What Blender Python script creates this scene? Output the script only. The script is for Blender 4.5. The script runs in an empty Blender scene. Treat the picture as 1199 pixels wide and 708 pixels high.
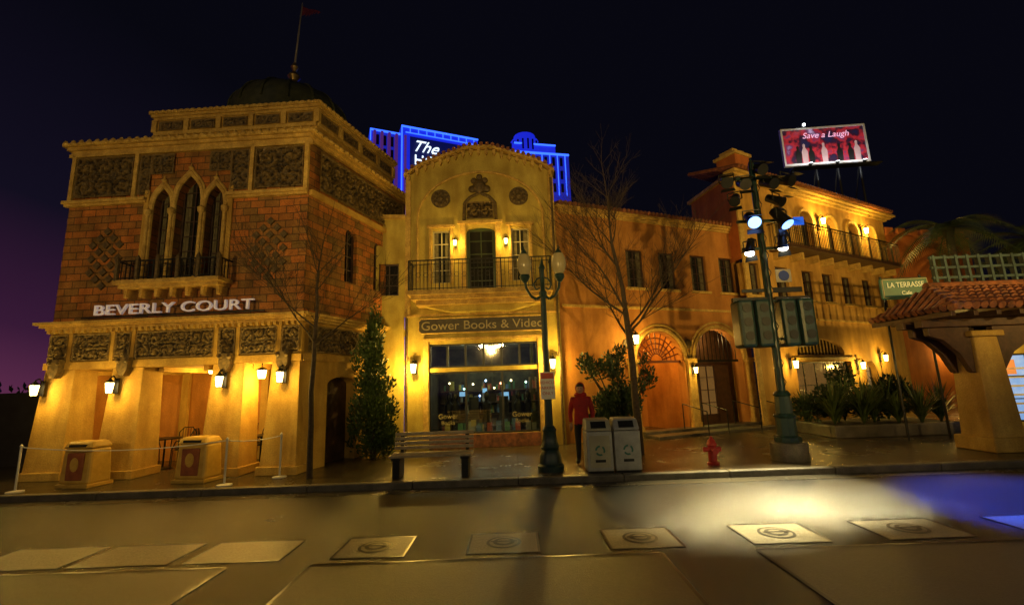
import bpy, math, random
from mathutils import Vector, Matrix, noise
random.seed(7)
R_=math.radians
sc=bpy.context.scene
# ------------------------------------------------------------------ materials
MATS={}
def nn(nt,t,**k):
    n=nt.nodes.new(t)
    for a,b in k.items(): setattr(n,a,b)
    return n
def M(name,c1,c2=None,scale=2.0,rough=.75,bump=.25,bs=45,metal=0,emit=None,es=0,r2=None,brick=None,stain=0,sp=.14,attr=None,speck=0,ss=90):
    if name in MATS: return MATS[name]
    m=bpy.data.materials.new(name); m.use_nodes=True; nt=m.node_tree; L=nt.links
    b=nt.nodes['Principled BSDF']
    if c2 is None: c2=tuple(x*.72 for x in c1)
    tc=nn(nt,'ShaderNodeTexCoord')
    n1=nn(nt,'ShaderNodeTexNoise'); n1.inputs['Scale'].default_value=scale; n1.inputs['Detail'].default_value=8; n1.inputs['Roughness'].default_value=.65
    L.new(tc.outputs['Object'],n1.inputs['Vector'])
    rp=nn(nt,'ShaderNodeValToRGB'); rp.color_ramp.elements[0].position=.5-sp; rp.color_ramp.elements[1].position=.5+sp
    rp.color_ramp.elements[0].color=(*c2,1); rp.color_ramp.elements[1].color=(*c1,1)
    L.new(n1.outputs['Fac'],rp.inputs['Fac'])
    col=rp.outputs['Color']; hgt=None
    if attr:
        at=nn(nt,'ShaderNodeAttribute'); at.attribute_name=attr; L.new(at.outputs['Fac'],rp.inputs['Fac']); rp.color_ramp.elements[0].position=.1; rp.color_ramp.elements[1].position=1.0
    n2=nn(nt,'ShaderNodeTexNoise'); n2.inputs['Scale'].default_value=bs; n2.inputs['Detail'].default_value=5
    L.new(tc.outputs['Object'],n2.inputs['Vector']); hgt=n2.outputs['Fac']
    if brick:
        sx=nn(nt,'ShaderNodeSeparateXYZ'); cx=nn(nt,'ShaderNodeCombineXYZ')
        L.new(tc.outputs['Object'],sx.inputs[0]); L.new(sx.outputs['X'],cx.inputs['X'])
        L.new(sx.outputs['Y' if brick.get('flat') else 'Z'],cx.inputs['Y'])
        br=nn(nt,'ShaderNodeTexBrick'); L.new(cx.outputs[0],br.inputs['Vector'])
        br.inputs['Scale'].default_value=1; br.inputs['Brick Width'].default_value=brick['w']; br.inputs['Row Height'].default_value=brick['h']
        br.inputs['Mortar Size'].default_value=brick.get('m',.012); br.inputs['Mortar Smooth'].default_value=.4
        br.offset=brick.get('off',.5)
        br.inputs['Color1'].default_value=(*brick['a'],1); br.inputs['Color2'].default_value=(*brick['b'],1); br.inputs['Mortar'].default_value=(*brick['mc'],1)
        mx=nn(nt,'ShaderNodeMix',data_type='RGBA',blend_type='MULTIPLY'); mx.inputs['Factor'].default_value=.8
        L.new(br.outputs['Color'],mx.inputs['A'])
        g2=nn(nt,'ShaderNodeValToRGB'); g2.color_ramp.elements[0].color=(.35,.33,.3,1); g2.color_ramp.elements[1].color=(1.3,1.25,1.2,1)
        g2.color_ramp.elements[0].position=.3; g2.color_ramp.elements[1].position=.7
        L.new(n1.outputs['Fac'],g2.inputs['Fac']); L.new(g2.outputs['Color'],mx.inputs['B']); col=mx.outputs['Result']
        mm=nn(nt,'ShaderNodeMath',operation='MULTIPLY_ADD'); L.new(br.outputs['Fac'],mm.inputs[0]); mm.inputs[1].default_value=-1.2
        L.new(n2.outputs['Fac'],mm.inputs[2]); hgt=mm.outputs[0]
    if stain:
        n3=nn(nt,'ShaderNodeTexNoise'); n3.inputs['Scale'].default_value=1.1; n3.inputs['Detail'].default_value=6
        mp=nn(nt,'ShaderNodeMapping'); mp.inputs['Scale'].default_value=(2.2,2.2,.5); L.new(tc.outputs['Object'],mp.inputs[0]); L.new(mp.outputs[0],n3.inputs['Vector'])
        r3=nn(nt,'ShaderNodeValToRGB'); r3.color_ramp.elements[0].position=.35; r3.color_ramp.elements[1].position=.6
        r3.color_ramp.elements[0].color=(.5,.42,.3,1); r3.color_ramp.elements[1].color=(1,1,1,1)
        L.new(n3.outputs['Fac'],r3.inputs['Fac'])
        m3=nn(nt,'ShaderNodeMix',data_type='RGBA',blend_type='MULTIPLY'); m3.inputs['Factor'].default_value=stain
        L.new(col,m3.inputs['A']); L.new(r3.outputs['Color'],m3.inputs['B']); col=m3.outputs['Result']
    if speck:
        n4=nn(nt,'ShaderNodeTexNoise'); n4.inputs['Scale'].default_value=ss; n4.inputs['Detail'].default_value=3; L.new(tc.outputs['Object'],n4.inputs['Vector'])
        r4=nn(nt,'ShaderNodeValToRGB'); r4.color_ramp.elements[0].position=.35; r4.color_ramp.elements[1].position=.68
        r4.color_ramp.elements[0].color=(.35,.35,.35,1); r4.color_ramp.elements[1].color=(1.9,1.9,1.9,1); L.new(n4.outputs['Fac'],r4.inputs['Fac'])
        m4=nn(nt,'ShaderNodeMix',data_type='RGBA',blend_type='MULTIPLY'); m4.inputs['Factor'].default_value=speck
        L.new(col,m4.inputs['A']); L.new(r4.outputs['Color'],m4.inputs['B']); col=m4.outputs['Result']
    L.new(col,b.inputs['Base Color'])
    if bump:
        bp=nn(nt,'ShaderNodeBump'); bp.inputs['Strength'].default_value=bump; bp.inputs['Distance'].default_value=.02
        L.new(hgt,bp.inputs['Height']); L.new(bp.outputs[0],b.inputs['Normal'])
    b.inputs['Metallic'].default_value=metal
    if r2 is None: b.inputs['Roughness'].default_value=rough
    else:
        mr=nn(nt,'ShaderNodeMapRange'); L.new(n1.outputs['Fac'],mr.inputs['Value']); mr.inputs['From Min'].default_value=.5-sp; mr.inputs['From Max'].default_value=.5+sp
        mr.inputs['To Min'].default_value=rough; mr.inputs['To Max'].default_value=r2; L.new(mr.outputs[0],b.inputs['Roughness'])
    if emit:
        b.inputs['Emission Color'].default_value=(*emit,1); b.inputs['Emission Strength'].default_value=es
    MATS[name]=m; return m
def glassmat(name,tr=.75):
    m=bpy.data.materials.new(name); m.use_nodes=True; nt=m.node_tree; nt.nodes.clear()
    o=nn(nt,'ShaderNodeOutputMaterial'); mx=nn(nt,'ShaderNodeMixShader'); t=nn(nt,'ShaderNodeBsdfTransparent'); g=nn(nt,'ShaderNodeBsdfGlossy')
    t.inputs[0].default_value=(.72,.8,.78,1); g.inputs['Roughness'].default_value=.03; g.inputs[0].default_value=(.9,.9,.9,1)
    mx.inputs[0].default_value=1-tr
    nt.links.new(t.outputs[0],mx.inputs[1]); nt.links.new(g.outputs[0],mx.inputs[2]); nt.links.new(mx.outputs[0],o.inputs[0])
    MATS[name]=m; return m
brick=M('orange_stone',(.4,.2,.1),scale=1.9,bump=.8,brick=dict(w=.36,h=.18,m=.012,a=(.58,.20,.035),b=(.26,.16,.045),mc=(.12,.07,.03)),stain=.65,speck=.3,ss=30)
stucco=M('ochre_stucco',(.62,.41,.09),(.46,.28,.055),scale=1.5,rough=.85,bump=.5,bs=30,stain=.65,speck=.15,ss=40)
trimst=M('ochre_trim',(.68,.47,.12),(.44,.28,.065),scale=6,rough=.7,bump=.45,stain=.45,speck=.2,ss=30)
cream=M('lemon_stucco',(.60,.48,.11),(.46,.35,.07),scale=1.6,rough=.85,bump=.5,bs=26,stain=.65,speck=.15,ss=40)
orange=M('orange_stucco',(.56,.26,.055),(.42,.18,.035),scale=1.3,rough=.88,bump=.5,bs=26,stain=.65,speck=.15,ss=40)
amber=M('amber_stucco',(.60,.36,.08),(.45,.25,.05),scale=1.3,rough=.88,bump=.5,bs=26,stain=.65,speck=.15,ss=40)
orangeR=M('terracotta_stucco',(.55,.18,.04),(.4,.12,.03),scale=1.5,rough=.88,bump=.3,stain=.5)
relm=M('carved_bronze',(.15,.10,.035),(.05,.035,.015),scale=14,rough=.5,bump=.8,bs=60)
relA=M('carved_relief',(.21,.14,.045),(.016,.010,.005),rough=.5,bump=.5,bs=50,attr='h')  # colour follows carved height: shade painted into hollows, gold highlights on ridges
darkm=M('dark_iron',(.025,.028,.026),(.012,.012,.012),rough=.4,bump=.1,metal=.4)
greenm=M('dark_green_paint',(.02,.05,.045),(.012,.03,.028),scale=8,rough=.35,bump=.1)
tile=M('clay_tile',(.34,.12,.045),(.10,.045,.025),scale=7,rough=.5,bump=.4)
wood=M('dark_wood',(.10,.05,.022),(.05,.025,.011),scale=6,rough=.5,bump=.3)
frame=M('window_frame',(.07,.04,.03),(.04,.02,.015),scale=8,rough=.45,bump=.1)
win=M('window_glass_dark',(.012,.014,.018),(.03,.028,.02),scale=1.2,rough=.06,bump=.05,bs=3)
curtain=M('window_curtain',(.16,.14,.08),(.07,.06,.03),scale=9,rough=.7,bump=.3)
winw=M('window_lit',(.1,.06,.03),(.02,.012,.006),scale=2.5,rough=.12,bump=.1,emit=(1,.5,.12),es=.12)
glass=glassmat('shop_glass',.80)
LC=(1.0,.60,.10)
bulb=M('lantern_glass',(.9,.7,.4),emit=(1,.66,.22),es=18,bump=0)
globe=M('globe_glass',(.36,.29,.12),(.24,.19,.08),rough=.25,bump=0,emit=(1,.7,.2),es=.04)
asph=M('wet_asphalt',(.030,.030,.029),(.024,.024,.023),scale=.35,rough=.20,r2=.30,bump=.45,bs=150,sp=.3,speck=.8,ss=120)
conc=M('wet_concrete',(.092,.080,.055),(.074,.065,.045),scale=.6,rough=.25,r2=.36,bump=.35,bs=110,sp=.32,speck=.5,ss=100)
pave=M('sidewalk_concrete',(.13,.12,.09),(.06,.055,.04),scale=.9,rough=.12,r2=.34,bump=.4,bs=70,sp=.25,speck=.4,ss=70,brick=dict(w=1.5,h=1.5,m=.014,a=(.10,.085,.055),b=(.065,.055,.035),mc=(.015,.015,.015),flat=True,off=0))
kerb=M('kerb_concrete',(.14,.12,.09),(.06,.055,.04),scale=3,rough=.45,bump=.4,speck=.4,ss=60)
plate=M('steel_plate',(.27,.25,.18),(.20,.18,.13),scale=2,rough=.35,r2=.45,bump=.4,metal=.1,sp=.25,speck=.4,ss=80)
white=M('white_paint',(.7,.7,.68),(.55,.55,.52),rough=.45,bump=.05)
offw=M('old_white_frame',(.4,.37,.26),(.3,.27,.18),rough=.5,bump=.05)
red=M('red_paint',(.5,.03,.02),(.32,.02,.015),scale=9,rough=.4,bump=.1)
grey=M('grey_plastic',(.42,.42,.38),(.3,.3,.27),scale=5,rough=.4,bump=.12)
black=M('black_void',(.008,.008,.008),bump=0,rough=.6)
leaf=M('leaf_green',(.07,.12,.02),(.025,.05,.01),scale=3.5,rough=.5,bump=0)
leafd=M('conifer_green',(.045,.08,.025),(.015,.03,.01),scale=4,rough=.55,bump=0)
blade=M('flax_leaf',(.09,.13,.03),(.03,.05,.012),scale=5,rough=.4,bump=0)
bark=M('bark',(.065,.045,.028),(.03,.02,.013),scale=14,rough=.85,bump=.6,bs=40)
# ------------------------------------------------------------------ builders
def root(name,loc=(0,0,0)):
    e=bpy.data.objects.new(name,None); e.location=loc; e.empty_display_size=.3; sc.collection.objects.link(e); return e
class G:
    def __init__(s,name,mat,par=None,loc=(0,0,0),rz=0,rot=None):
        s.n=name;s.m=mat;s.p=par;s.loc=loc;s.rz=rz;s.rot=rot;s.v=[];s.f=[]
    def box(s,x0,x1,y0,y1,z0,z1,tp=None):
        i=len(s.v); t=tp or (0,0)
        s.v+= [(x0,y0,z0),(x1,y0,z0),(x1,y1,z0),(x0,y1,z0),(x0+t[0],y0+t[1],z1),(x1-t[0],y0+t[1],z1),(x1-t[0],y1-t[1],z1),(x0+t[0],y1-t[1],z1)]
        s.f+= [(i,i+3,i+2,i+1),(i+4,i+5,i+6,i+7),(i,i+1,i+5,i+4),(i+1,i+2,i+6,i+5),(i+2,i+3,i+7,i+6),(i+3,i,i+4,i+7)]; return s
    def poly(s,pts):
        i=len(s.v); s.v+=[tuple(p) for p in pts]; s.f.append(tuple(range(i,i+len(pts)))); return s
    def prism(s,pts,y0,y1):
        i=len(s.v);n=len(pts); s.v+=[(x,y0,z) for x,z in pts]+[(x,y1,z) for x,z in pts]
        s.f.append(tuple(range(i,i+n))); s.f.append(tuple(range(i+2*n-1,i+n-1,-1)))
        for k in range(n):
            j=(k+1)%n; s.f.append((i+k,i+n+k,i+n+j,i+j))
        return s
    def hprism(s,pts,z0,z1):
        i=len(s.v);n=len(pts); s.v+=[(x,y,z0) for x,y in pts]+[(x,y,z1) for x,y in pts]
        s.f.append(tuple(range(i+n-1,i-1,-1))); s.f.append(tuple(range(i+n,i+2*n)))
        for k in range(n):
            j=(k+1)%n; s.f.append((i+k,i+j,i+n+j,i+n+k))
        return s
    def lathe(s,prof,cx=0,cy=0,n=20,flute=0):
        i=len(s.v)
        for r,z in prof:
            for k in range(n):
                a=2*math.pi*k/n; rr=r*(1-flute*(k%2)); s.v.append((cx+rr*math.cos(a),cy+rr*math.sin(a),z))
        for q in range(len(prof)-1):
            for k in range(n):
                j=(k+1)%n; s.f.append((i+q*n+k,i+q*n+j,i+(q+1)*n+j,i+(q+1)*n+k))
        s.f.append(tuple(i+k for k in range(n-1,-1,-1))); e=i+(len(prof)-1)*n; s.f.append(tuple(e+k for k in range(n))); return s
    def tube(s,a,b,r1,r2=None,n=8):
        r2=r1 if r2 is None else r2; a=Vector(a);b=Vector(b);d=(b-a)
        if d.length<1e-6: return s
        d.normalize(); u=d.orthogonal().normalized(); w=d.cross(u); i=len(s.v)
        for p,r in((a,r1),(b,r2)):
            for k in range(n):
                t=2*math.pi*k/n; s.v.append(tuple(p+(u*math.cos(t)+w*math.sin(t))*r))
        for k in range(n):
            j=(k+1)%n; s.f.append((i+k,i+j,i+n+j,i+n+k))
        s.f.append(tuple(i+k for k in range(n-1,-1,-1))); s.f.append(tuple(i+n+k for k in range(n))); return s
    def path(s,pts,r,n=8):
        for a,b in zip(pts[:-1],pts[1:]): s.tube(a,b,r,r,n)
        return s
    def ball(s,c,r,sx=1,sy=1,sz=1,n=12,m=8):
        i=len(s.v)
        for q in range(m+1):
            t=math.pi*q/m
            for k in range(n):
                a=2*math.pi*k/n; s.v.append((c[0]+r*sx*math.sin(t)*math.cos(a),c[1]+r*sy*math.sin(t)*math.sin(a),c[2]+r*sz*math.cos(t)))
        for q in range(m):
            for k in range(n):
                j=(k+1)%n; s.f.append((i+q*n+k,i+(q+1)*n+k,i+(q+1)*n+j,i+q*n+j))
        return s
    def done(s,smooth=False,bev=0):
        me=bpy.data.meshes.new(s.n); me.from_pydata(s.v,[],s.f); me.materials.append(s.m); me.update()
        if smooth:
            for p in me.polygons: p.use_smooth=True
            me.set_sharp_from_angle(angle=R_(38))
        o=bpy.data.objects.new(s.n,me); sc.collection.objects.link(o); o.location=s.loc
        if s.rot: o.rotation_euler=s.rot
        else: o.rotation_euler=(0,0,s.rz)
        if s.p: o.parent=s.p
        if bev:
            b=o.modifiers.new('bevel','BEVEL'); b.width=bev; b.segments=2; b.limit_method='ANGLE'
        return o
class F:   # facade frame: x along the facade, y inward, z up
    def __init__(s,par,p0,p1):
        s.par=par; s.p0=(p0[0],p0[1],0); s.rz=math.atan2(p1[1]-p0[1],p1[0]-p0[0]); s.L=math.hypot(p1[0]-p0[0],p1[1]-p0[1])
    def g(s,name,mat): return G(name,mat,s.par,s.p0,s.rz)
    def w(s,x,y,z):
        c,n=math.cos(s.rz),math.sin(s.rz); return (s.p0[0]+x*c-y*n,s.p0[1]+x*n+y*c,z)
def arc(a,b,d,kind,n=14):
    w=(b-a)/2;c=(a+b)/2
    if kind=='arch': return [(c-w*math.cos(math.pi*k/n),d-w+w*math.sin(math.pi*k/n)) for k in range(n+1)]
    if kind=='seg':
        h=w*.35; return [(c-w*math.cos(math.pi*k/n),d-h+h*math.sin(math.pi*k/n)) for k in range(n+1)]
    H=w*2.0; out=[]
    for k in range(n+1):
        t=k/n; x=a+(b-a)*t; q=1-abs(2*t-1)
        out.append((x,d-H+H*(.80*math.sqrt(max(0,1-(1-q)**2))+.20*q**4)))
    return out
def wall(f,name,s0,s1,z0,z1,ops,mat,depth=.22,y=0):
    g=f.g(name,mat); xs={s0,s1}; zs={z0,z1}
    for o in ops: xs|={o[0],o[1]}; zs|={o[2],o[3]}
    xs=sorted(xs); zs=sorted(zs)
    for i in range(len(xs)-1):
        for j in range(len(zs)-1):
            cx=(xs[i]+xs[i+1])/2; cz=(zs[j]+zs[j+1])/2
            if any(o[0]<cx<o[1] and o[2]<cz<o[3] for o in ops): continue
            g.poly([(xs[i],y,zs[j]),(xs[i+1],y,zs[j]),(xs[i+1],y,zs[j+1]),(xs[i],y,zs[j+1])])
    for o in ops:
        a,b,c,d=o[:4]; k=o[4] if len(o)>4 else 'rect'
        if k=='rect': path=[(a,c),(a,d),(b,d),(b,c)]
        else:
            ar=arc(a,b,d,k); path=[(a,c)]+ar+[(b,c)]
            for (x1,q1),(x2,q2) in zip(ar[:-1],ar[1:]): g.poly([(x1,y,q1),(x2,y,q2),(x2,y,d),(x1,y,d)])
        if c>z0+.02: path=path+[path[0]]
        for (x1,q1),(x2,q2) in zip(path[:-1],path[1:]):
            if abs(x1-x2)+abs(q1-q2)<1e-5: continue
            g.poly([(x1,y,q1),(x1,y+depth,q1),(x2,y+depth,q2),(x2,y,q2)])
    return g.done()
def window(f,a,b,c,d,nx=2,nz=3,gm=None,y=.14,fm=None,fw=.045,curt=False):
    f.g('window_pane',gm or win).poly([(a,y+.03,c),(b,y+.03,c),(b,y+.03,d),(a,y+.03,d)]).done()
    g=f.g('window_frame',fm or frame); g.box(a,a+fw,y-.03,y+.02,c,d); g.box(b-fw,b,y-.03,y+.02,c,d)
    g.box(a+fw,b-fw,y-.03,y+.02,c,c+fw); g.box(a+fw,b-fw,y-.03,y+.02,d-fw,d)
    for i in range(1,nx): x=a+(b-a)*i/nx; g.box(x-.014,x+.014,y-.018,y+.018,c+fw,d-fw)
    for i in range(1,nz): z=c+(d-c)*i/nz; g.box(a+fw,b-fw,y-.012,y+.012,z-.012,z+.012)
    g.done()
    if curt:
        for q in (0,1):
            x0=a+fw if q==0 else b-fw-(b-a)*.24
            g=f.g('curtain',curtain)
            for k in range(4): g.box(x0+k*(b-a)*.06,x0+(k+1)*(b-a)*.06-.004,y+.021-.004*(k%2),y+.026,c+fw,d-fw)
            g.done()
def relief(f,name,s0,s1,z0,z1,y=-.01,cell=.3,amp=.06,res=.024,mat=None):
    nx=max(4,int((s1-s0)/res)); nz=max(4,int((z1-z0)/res)); g=f.g(name,mat or relA); hs=[]
    cn=max(1,round((s1-s0)/cell)); cm=max(1,round((z1-z0)/cell)); cw=(s1-s0)/cn; ch=(z1-z0)/cm; off=s0*7.3+z0*3.1
    for j in range(nz+1):
        for i in range(nx+1):
            x=(s1-s0)*i/nx; z=(z1-z0)*j/nz; wx=x+.05*noise.noise((x*7+off,z*7,1)); wz=z+.05*noise.noise((x*7+off,z*7,9))
            ci=max(0,min(cn-1,int(wx/cw))); cj=max(0,min(cm-1,int(wz/ch)))
            dx=(wx-(ci+.5)*cw)/(cw/2); dz=(wz-(cj+.5)*ch)/(ch/2); r=math.hypot(dx,dz); t=math.atan2(dz,dx); sg=1 if (ci+cj)%2 else -1
            sp_=(.5+.5*math.sin(10*r+sg*2*t+ci*1.3+2*cj))*max(0,min(1,(1.4-r)*2))
            rid=1-min(1,abs(noise.noise((x*11+off,z*11,4)))*3.2)
            ro=max(0,1-r*2.2)
            h=.5*sp_+.45*rid+.4*ro
            e=min(i,nx-i,j,nz-j); h=h*(.3 if e<2 else 1)+(.7 if e<2 else 0)+random.uniform(-.08,.08); hs.append(h)
            g.v.append((s0+x,y-amp*h*.9,z0+z))
    for j in range(nz):
        for i in range(nx):
            k=j*(nx+1)+i; g.f.append((k,k+1,k+nx+2,k+nx+1))
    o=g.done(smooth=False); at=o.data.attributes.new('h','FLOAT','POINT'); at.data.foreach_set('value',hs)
    return o
def cornice(f,name,s0,s1,z0,z1,out,mat,steps=3,yb=0.0,scal=0,dz=0,e0=1,e1=1):
    g=f.g(name,mat); h=(z1-z0)/steps
    for k in range(steps):
        o=out*(k+1)/steps; g.box(s0-o*.98*e0,s1+o*.98*e1,yb-o,yb+.06,z0+k*h+dz,z0+(k+1)*h+dz)
    if scal:
        n=int((s1-s0+out*2)/scal)
        for i in range(n):
            x=s0-out+scal*(i+.5); g.ball((x,yb-out*.98,z1-h*.4+dz),scal*.46,1,.6,.62,8,5)
    return g.done(smooth=True)
def rail(f,s0,s1,y,z0,z1,mat=None,step=.1,name='iron_railing',ends=0):
    g=f.g(name,mat or darkm); g.box(s0,s1,y-.02,y+.02,z1-.03,z1); g.box(s0,s1,y-.012,y+.012,z0+.04,z0+.06); g.box(s0,s1,y-.01,y+.01,z1-.14,z1-.125)
    n=int((s1-s0)/step)
    for i in range(n+1):
        x=s0+(s1-s0)*i/n; w=.018 if i%8==0 else .008
        g.box(x-w,x+w,y-w,y+w,z0,z1-.03)
        if i<n and i%2==0: 
            c=x+step/2; zz=(z0+z1)/2
            for k in range(8):
                a=k*math.pi/4; b=a+math.pi/4; g.tube((c+.07*math.cos(a),y,zz+.07*math.sin(a)),(c+.07*math.cos(b),y,zz+.07*math.sin(b)),.007,n=4)
    if ends:
        for x in (s0,s1):
            g.box(x-.02,x+.02,y,0,z1-.03,z1)
            for k in range(1,int(-y/step)): g.box(x-.008,x+.008,y+k*step-.008,y+k*step+.008,z0,z1-.03)
    g.done()
def light(name,loc,e,col=LC,rad=.06,par=None,typ='POINT',tgt=None,ang=50,blend=.5):
    l=bpy.data.lights.new(name,typ); l.energy=e; l.color=col; l.shadow_soft_size=rad
    o=bpy.data.objects.new(name,l); sc.collection.objects.link(o); o.location=loc
    if typ=='SPOT':
        l.spot_size=R_(ang); l.spot_blend=blend; o.rotation_euler=(Vector(tgt)-Vector(loc)).to_track_quat('-Z','Y').to_euler()
    if par: o.parent=par; o.location=Vector(loc)-Vector(par.location)
    return o
def lantern(f,s,z,e=60,sz=1.0,y=-.0,lit=True):
    g=f.g('lantern_bracket',darkm); g.box(s-.05*sz,s+.05*sz,y-.03,y+.0,z-.12*sz,z+.2*sz)
    g.path([(s,y-.02,z+.15*sz),(s,y-.1*sz,z+.24*sz),(s,y-.17*sz,z+.2*sz)],.012*sz,6)
    g.lathe([(.01,z+.2*sz),(.03,z+.17*sz),(.09*sz,z+.11*sz),(.085*sz,z+.1*sz)],s,y-.17*sz,8)
    g.lathe([(.05*sz,z-.12*sz),(.055*sz,z-.1*sz)],s,y-.17*sz,8)
    for k in range(4):
        a=k*math.pi/2+.78; g.tube((s+.055*sz*math.cos(a),y-.17*sz+.055*sz*math.sin(a),z-.1*sz),(s+.082*sz*math.cos(a),y-.17*sz+.082*sz*math.sin(a),z+.1*sz),.006,n=4)
    g.done(); f.g('lantern_glass',bulb).lathe([(.045*sz,z-.1*sz),(.07*sz,z+.1*sz)],s,y-.17*sz,8).done(True)
    if lit: light('lantern_light',f.w(s,y-.36*sz,z),e,par=None).parent=f.par
def text(name,body,size,mat,par,loc,rot,ext=.01,align='CENTER',sx=1,shear=0):
    c=bpy.data.curves.new(name,'FONT'); c.body=body; c.size=size; c.extrude=ext; c.align_x=align; c.align_y='CENTER'; c.shear=shear
    o=bpy.data.objects.new(name,c); sc.collection.objects.link(o); c.materials.append(mat); o.location=loc; o.rotation_euler=rot; o.scale=(sx,1,1); o.parent=par; return o
# ------------------------------------------------------------------ ground
GZ=.12
G('ground',asph).poly([(-400,-60,-.004),(400,-60,-.004),(400,500,-.004),(-400,500,-.004)]).done()
G('road',asph).poly([(-60,-20,0),(60,-20,0),(60,9.05,0),(-60,9.05,0)]).done()
G('sidewalk',pave).poly([(-60,9.22,GZ),(60,9.22,GZ),(60,40,GZ),(-60,40,GZ)]).done()
k=G('kerb',kerb); 
for i in range(-30,30): k.box(i*2.0+.006,i*2.0+1.994,9.05,9.22,-.02,GZ+.004)
k.done(bev=.02)
G('gutter',M('gutter_concrete',(.06,.053,.04),(.045,.04,.03),scale=1,rough=.2,r2=.32,bump=.3,bs=90,sp=.3,speck=.5)).poly([(-60,8.7,.004),(60,8.7,.004),(60,9.05,.004),(-60,9.05,.004)]).done()
cs=root('concrete_slab')
for a,b in ((-14,-3.25),(-2.3,1.55),(2.6,16)):
    G('slab_panel',conc,cs).poly([(a,-4,.004),(b,-4,.004),(b,5.42,.004),(a,5.42,.004)]).done()
dj=M('joint_sealant',(.012,.012,.012),bump=.1,rough=.3)
jt=G('slab_joint',dj,cs)
for a,b in ((-3.27,-3.23),(-2.32,-2.28),(1.53,1.57),(2.58,2.62)): jt.poly([(a,-4,.008),(b,-4,.008),(b,5.42,.008),(a,5.42,.008)])
for a,b in ((-14,-3.25),(-2.3,1.55),(2.6,16)): jt.poly([(a,5.40,.010),(b,5.40,.010),(b,5.44,.010),(a,5.44,.010)])
jt.done()
for i,(x,w) in enumerate([(-5.85,1.1),(-4.6,1.1),(-3.3,1.05),(-1.75,.8),(-.2,.8),(1.45,.8),(3.1,.85),(4.7,.95),(6.4,.95)]):
    o=G('utility_cover',plate,None,(x,5.93,0)); h=.33
    o.box(-w/2,w/2,-h,h,0,.006)
    ob=o.done()
    for zz,rr,mm in ((.009,.21,dj),(.012,.175,plate),(.015,.13,dj),(.018,.085,plate)):
        if i>=3: G('cover_ring',mm,ob).poly([(rr*math.cos(t*.2618)*1.0,rr*math.sin(t*.2618),zz) for t in range(24)]).done()
    if i>=3: G('cover_bar',dj,ob).poly([(-.16,-.02,.021),(.16,-.02,.021),(.16,.02,.021),(-.16,.02,.021)]).done()
    q=G('cover_edge',dj,ob); 
    for a,b,c,d in ((-w/2-.025,w/2+.025,-h-.025,-h),(-w/2-.025,w/2+.025,h,h+.025),(-w/2-.025,-w/2,-h,h),(w/2,w/2+.025,-h,h)): q.poly([(a,c,.0075),(b,c,.0075),(b,d,.0075),(a,d,.0075)])
    q.done()
# ------------------------------------------------------------------ left building
LB=root('ornate_brick_building')
A=F(LB,(-10.95,10.7),(-4.85,10.4)); B=F(LB,(-4.85,10.4),(-3.5,14.6))
W=A.L
gw=[(2.22,2.66,4.6,6.95,'gothic'),(2.80,3.42,4.6,7.25,'gothic'),(3.56,4.0,4.6,6.95,'gothic')]
wall(A,'brick_wall',0,W,3.66,7.95,gw,brick,.3)
for a,b,c,d,_ in gw: window(A,a,b,c,d,2,7,win,.22,curt=True)
g=A.g('gothic_tracery',trimst)
for a,b,c,d,_ in gw:
    ar=[(x,-.02,z) for x,z in arc(a-.05,b+.05,d+.06,'gothic',16)]
    g.path([(a-.05,-.02,4.6)]+ar+[(b+.05,-.02,4.6)],.055,8)
    ar=[(x,-.02,z) for x,z in arc(a-.11,b+.11,d+.17,'gothic',16)]; g.path(ar,.03,6)
    g.lathe([(.02,d+.12),(.07,d+.18),(.02,d+.24),(.01,d+.3)],(a+b)/2,-.03,8)
for x in (2.14,2.73,3.49,4.08): g.lathe([(.07,4.55),(.09,4.62),(.05,4.68),(.045,6.2),(.08,6.26),(.09,6.35),(.03,6.4)],x,-.07,10)
g.done(True)
g=A.g('window_surround',stucco); g.box(1.98,2.1,-.05,.0,4.5,6.9); g.box(4.12,4.24,-.05,.0,4.5,6.9); g.done(bev=.01)
g=A.g('balcony_slab',trimst); g.box(1.85,4.37,-.5,0,4.42,4.52); g.box(1.92,4.3,-.42,0,4.34,4.42)
for i in range(7):
    x=2.0+i*.37; g.prism([(x-.04,4.34),(x+.04,4.34),(x+.03,4.14),(x-.03,4.14)],-.3,0)
g.done(bev=.01)
rail(A,1.9,4.32,-.46,4.52,4.98,step=.11,ends=1)
g=A.g('balcony_post',relm)
for i in range(6): 
    x=1.9+i*.484; g.lathe([(.05,4.5),(.05,4.95),(.06,5.0),(.02,5.08),(.01,5.1)],x,-.46,8)
g.done(True)
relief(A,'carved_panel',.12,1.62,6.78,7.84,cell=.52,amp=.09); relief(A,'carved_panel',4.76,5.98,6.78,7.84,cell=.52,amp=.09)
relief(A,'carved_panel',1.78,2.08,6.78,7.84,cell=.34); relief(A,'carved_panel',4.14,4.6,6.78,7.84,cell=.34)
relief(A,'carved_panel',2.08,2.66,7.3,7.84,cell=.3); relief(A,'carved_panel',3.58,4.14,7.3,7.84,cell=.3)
g=A.g('stone_trim',trimst)
for a,b in ((0,2.05),(4.2,W)): g.box(a-.06,b,-.1,0,6.56,6.62); g.box(a-.09,b,-.14,0,6.62,6.7)
for x in (.05,1.7,4.68,W-.05): g.box(x-.05,x+.05,-.09,0,6.703,7.95)
g.box(-.1,W+.1,-.09,0,7.87,7.96)
g.done(bev=.008)
cornice(A,'top_cornice',0,W,7.96,8.2,.2,trimst,3,scal=.2)
cornice(A,'lower_cornice',0,W,3.48,3.66,.24,trimst,3,scal=.0)
g=A.g('cornice_dentils',trimst)
for i in range(44): g.box(.02+i*.14,.09+i*.14,-.13,-.01,3.40,3.478)
g.done()
g=A.g('roof_cresting',trimst)
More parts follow.
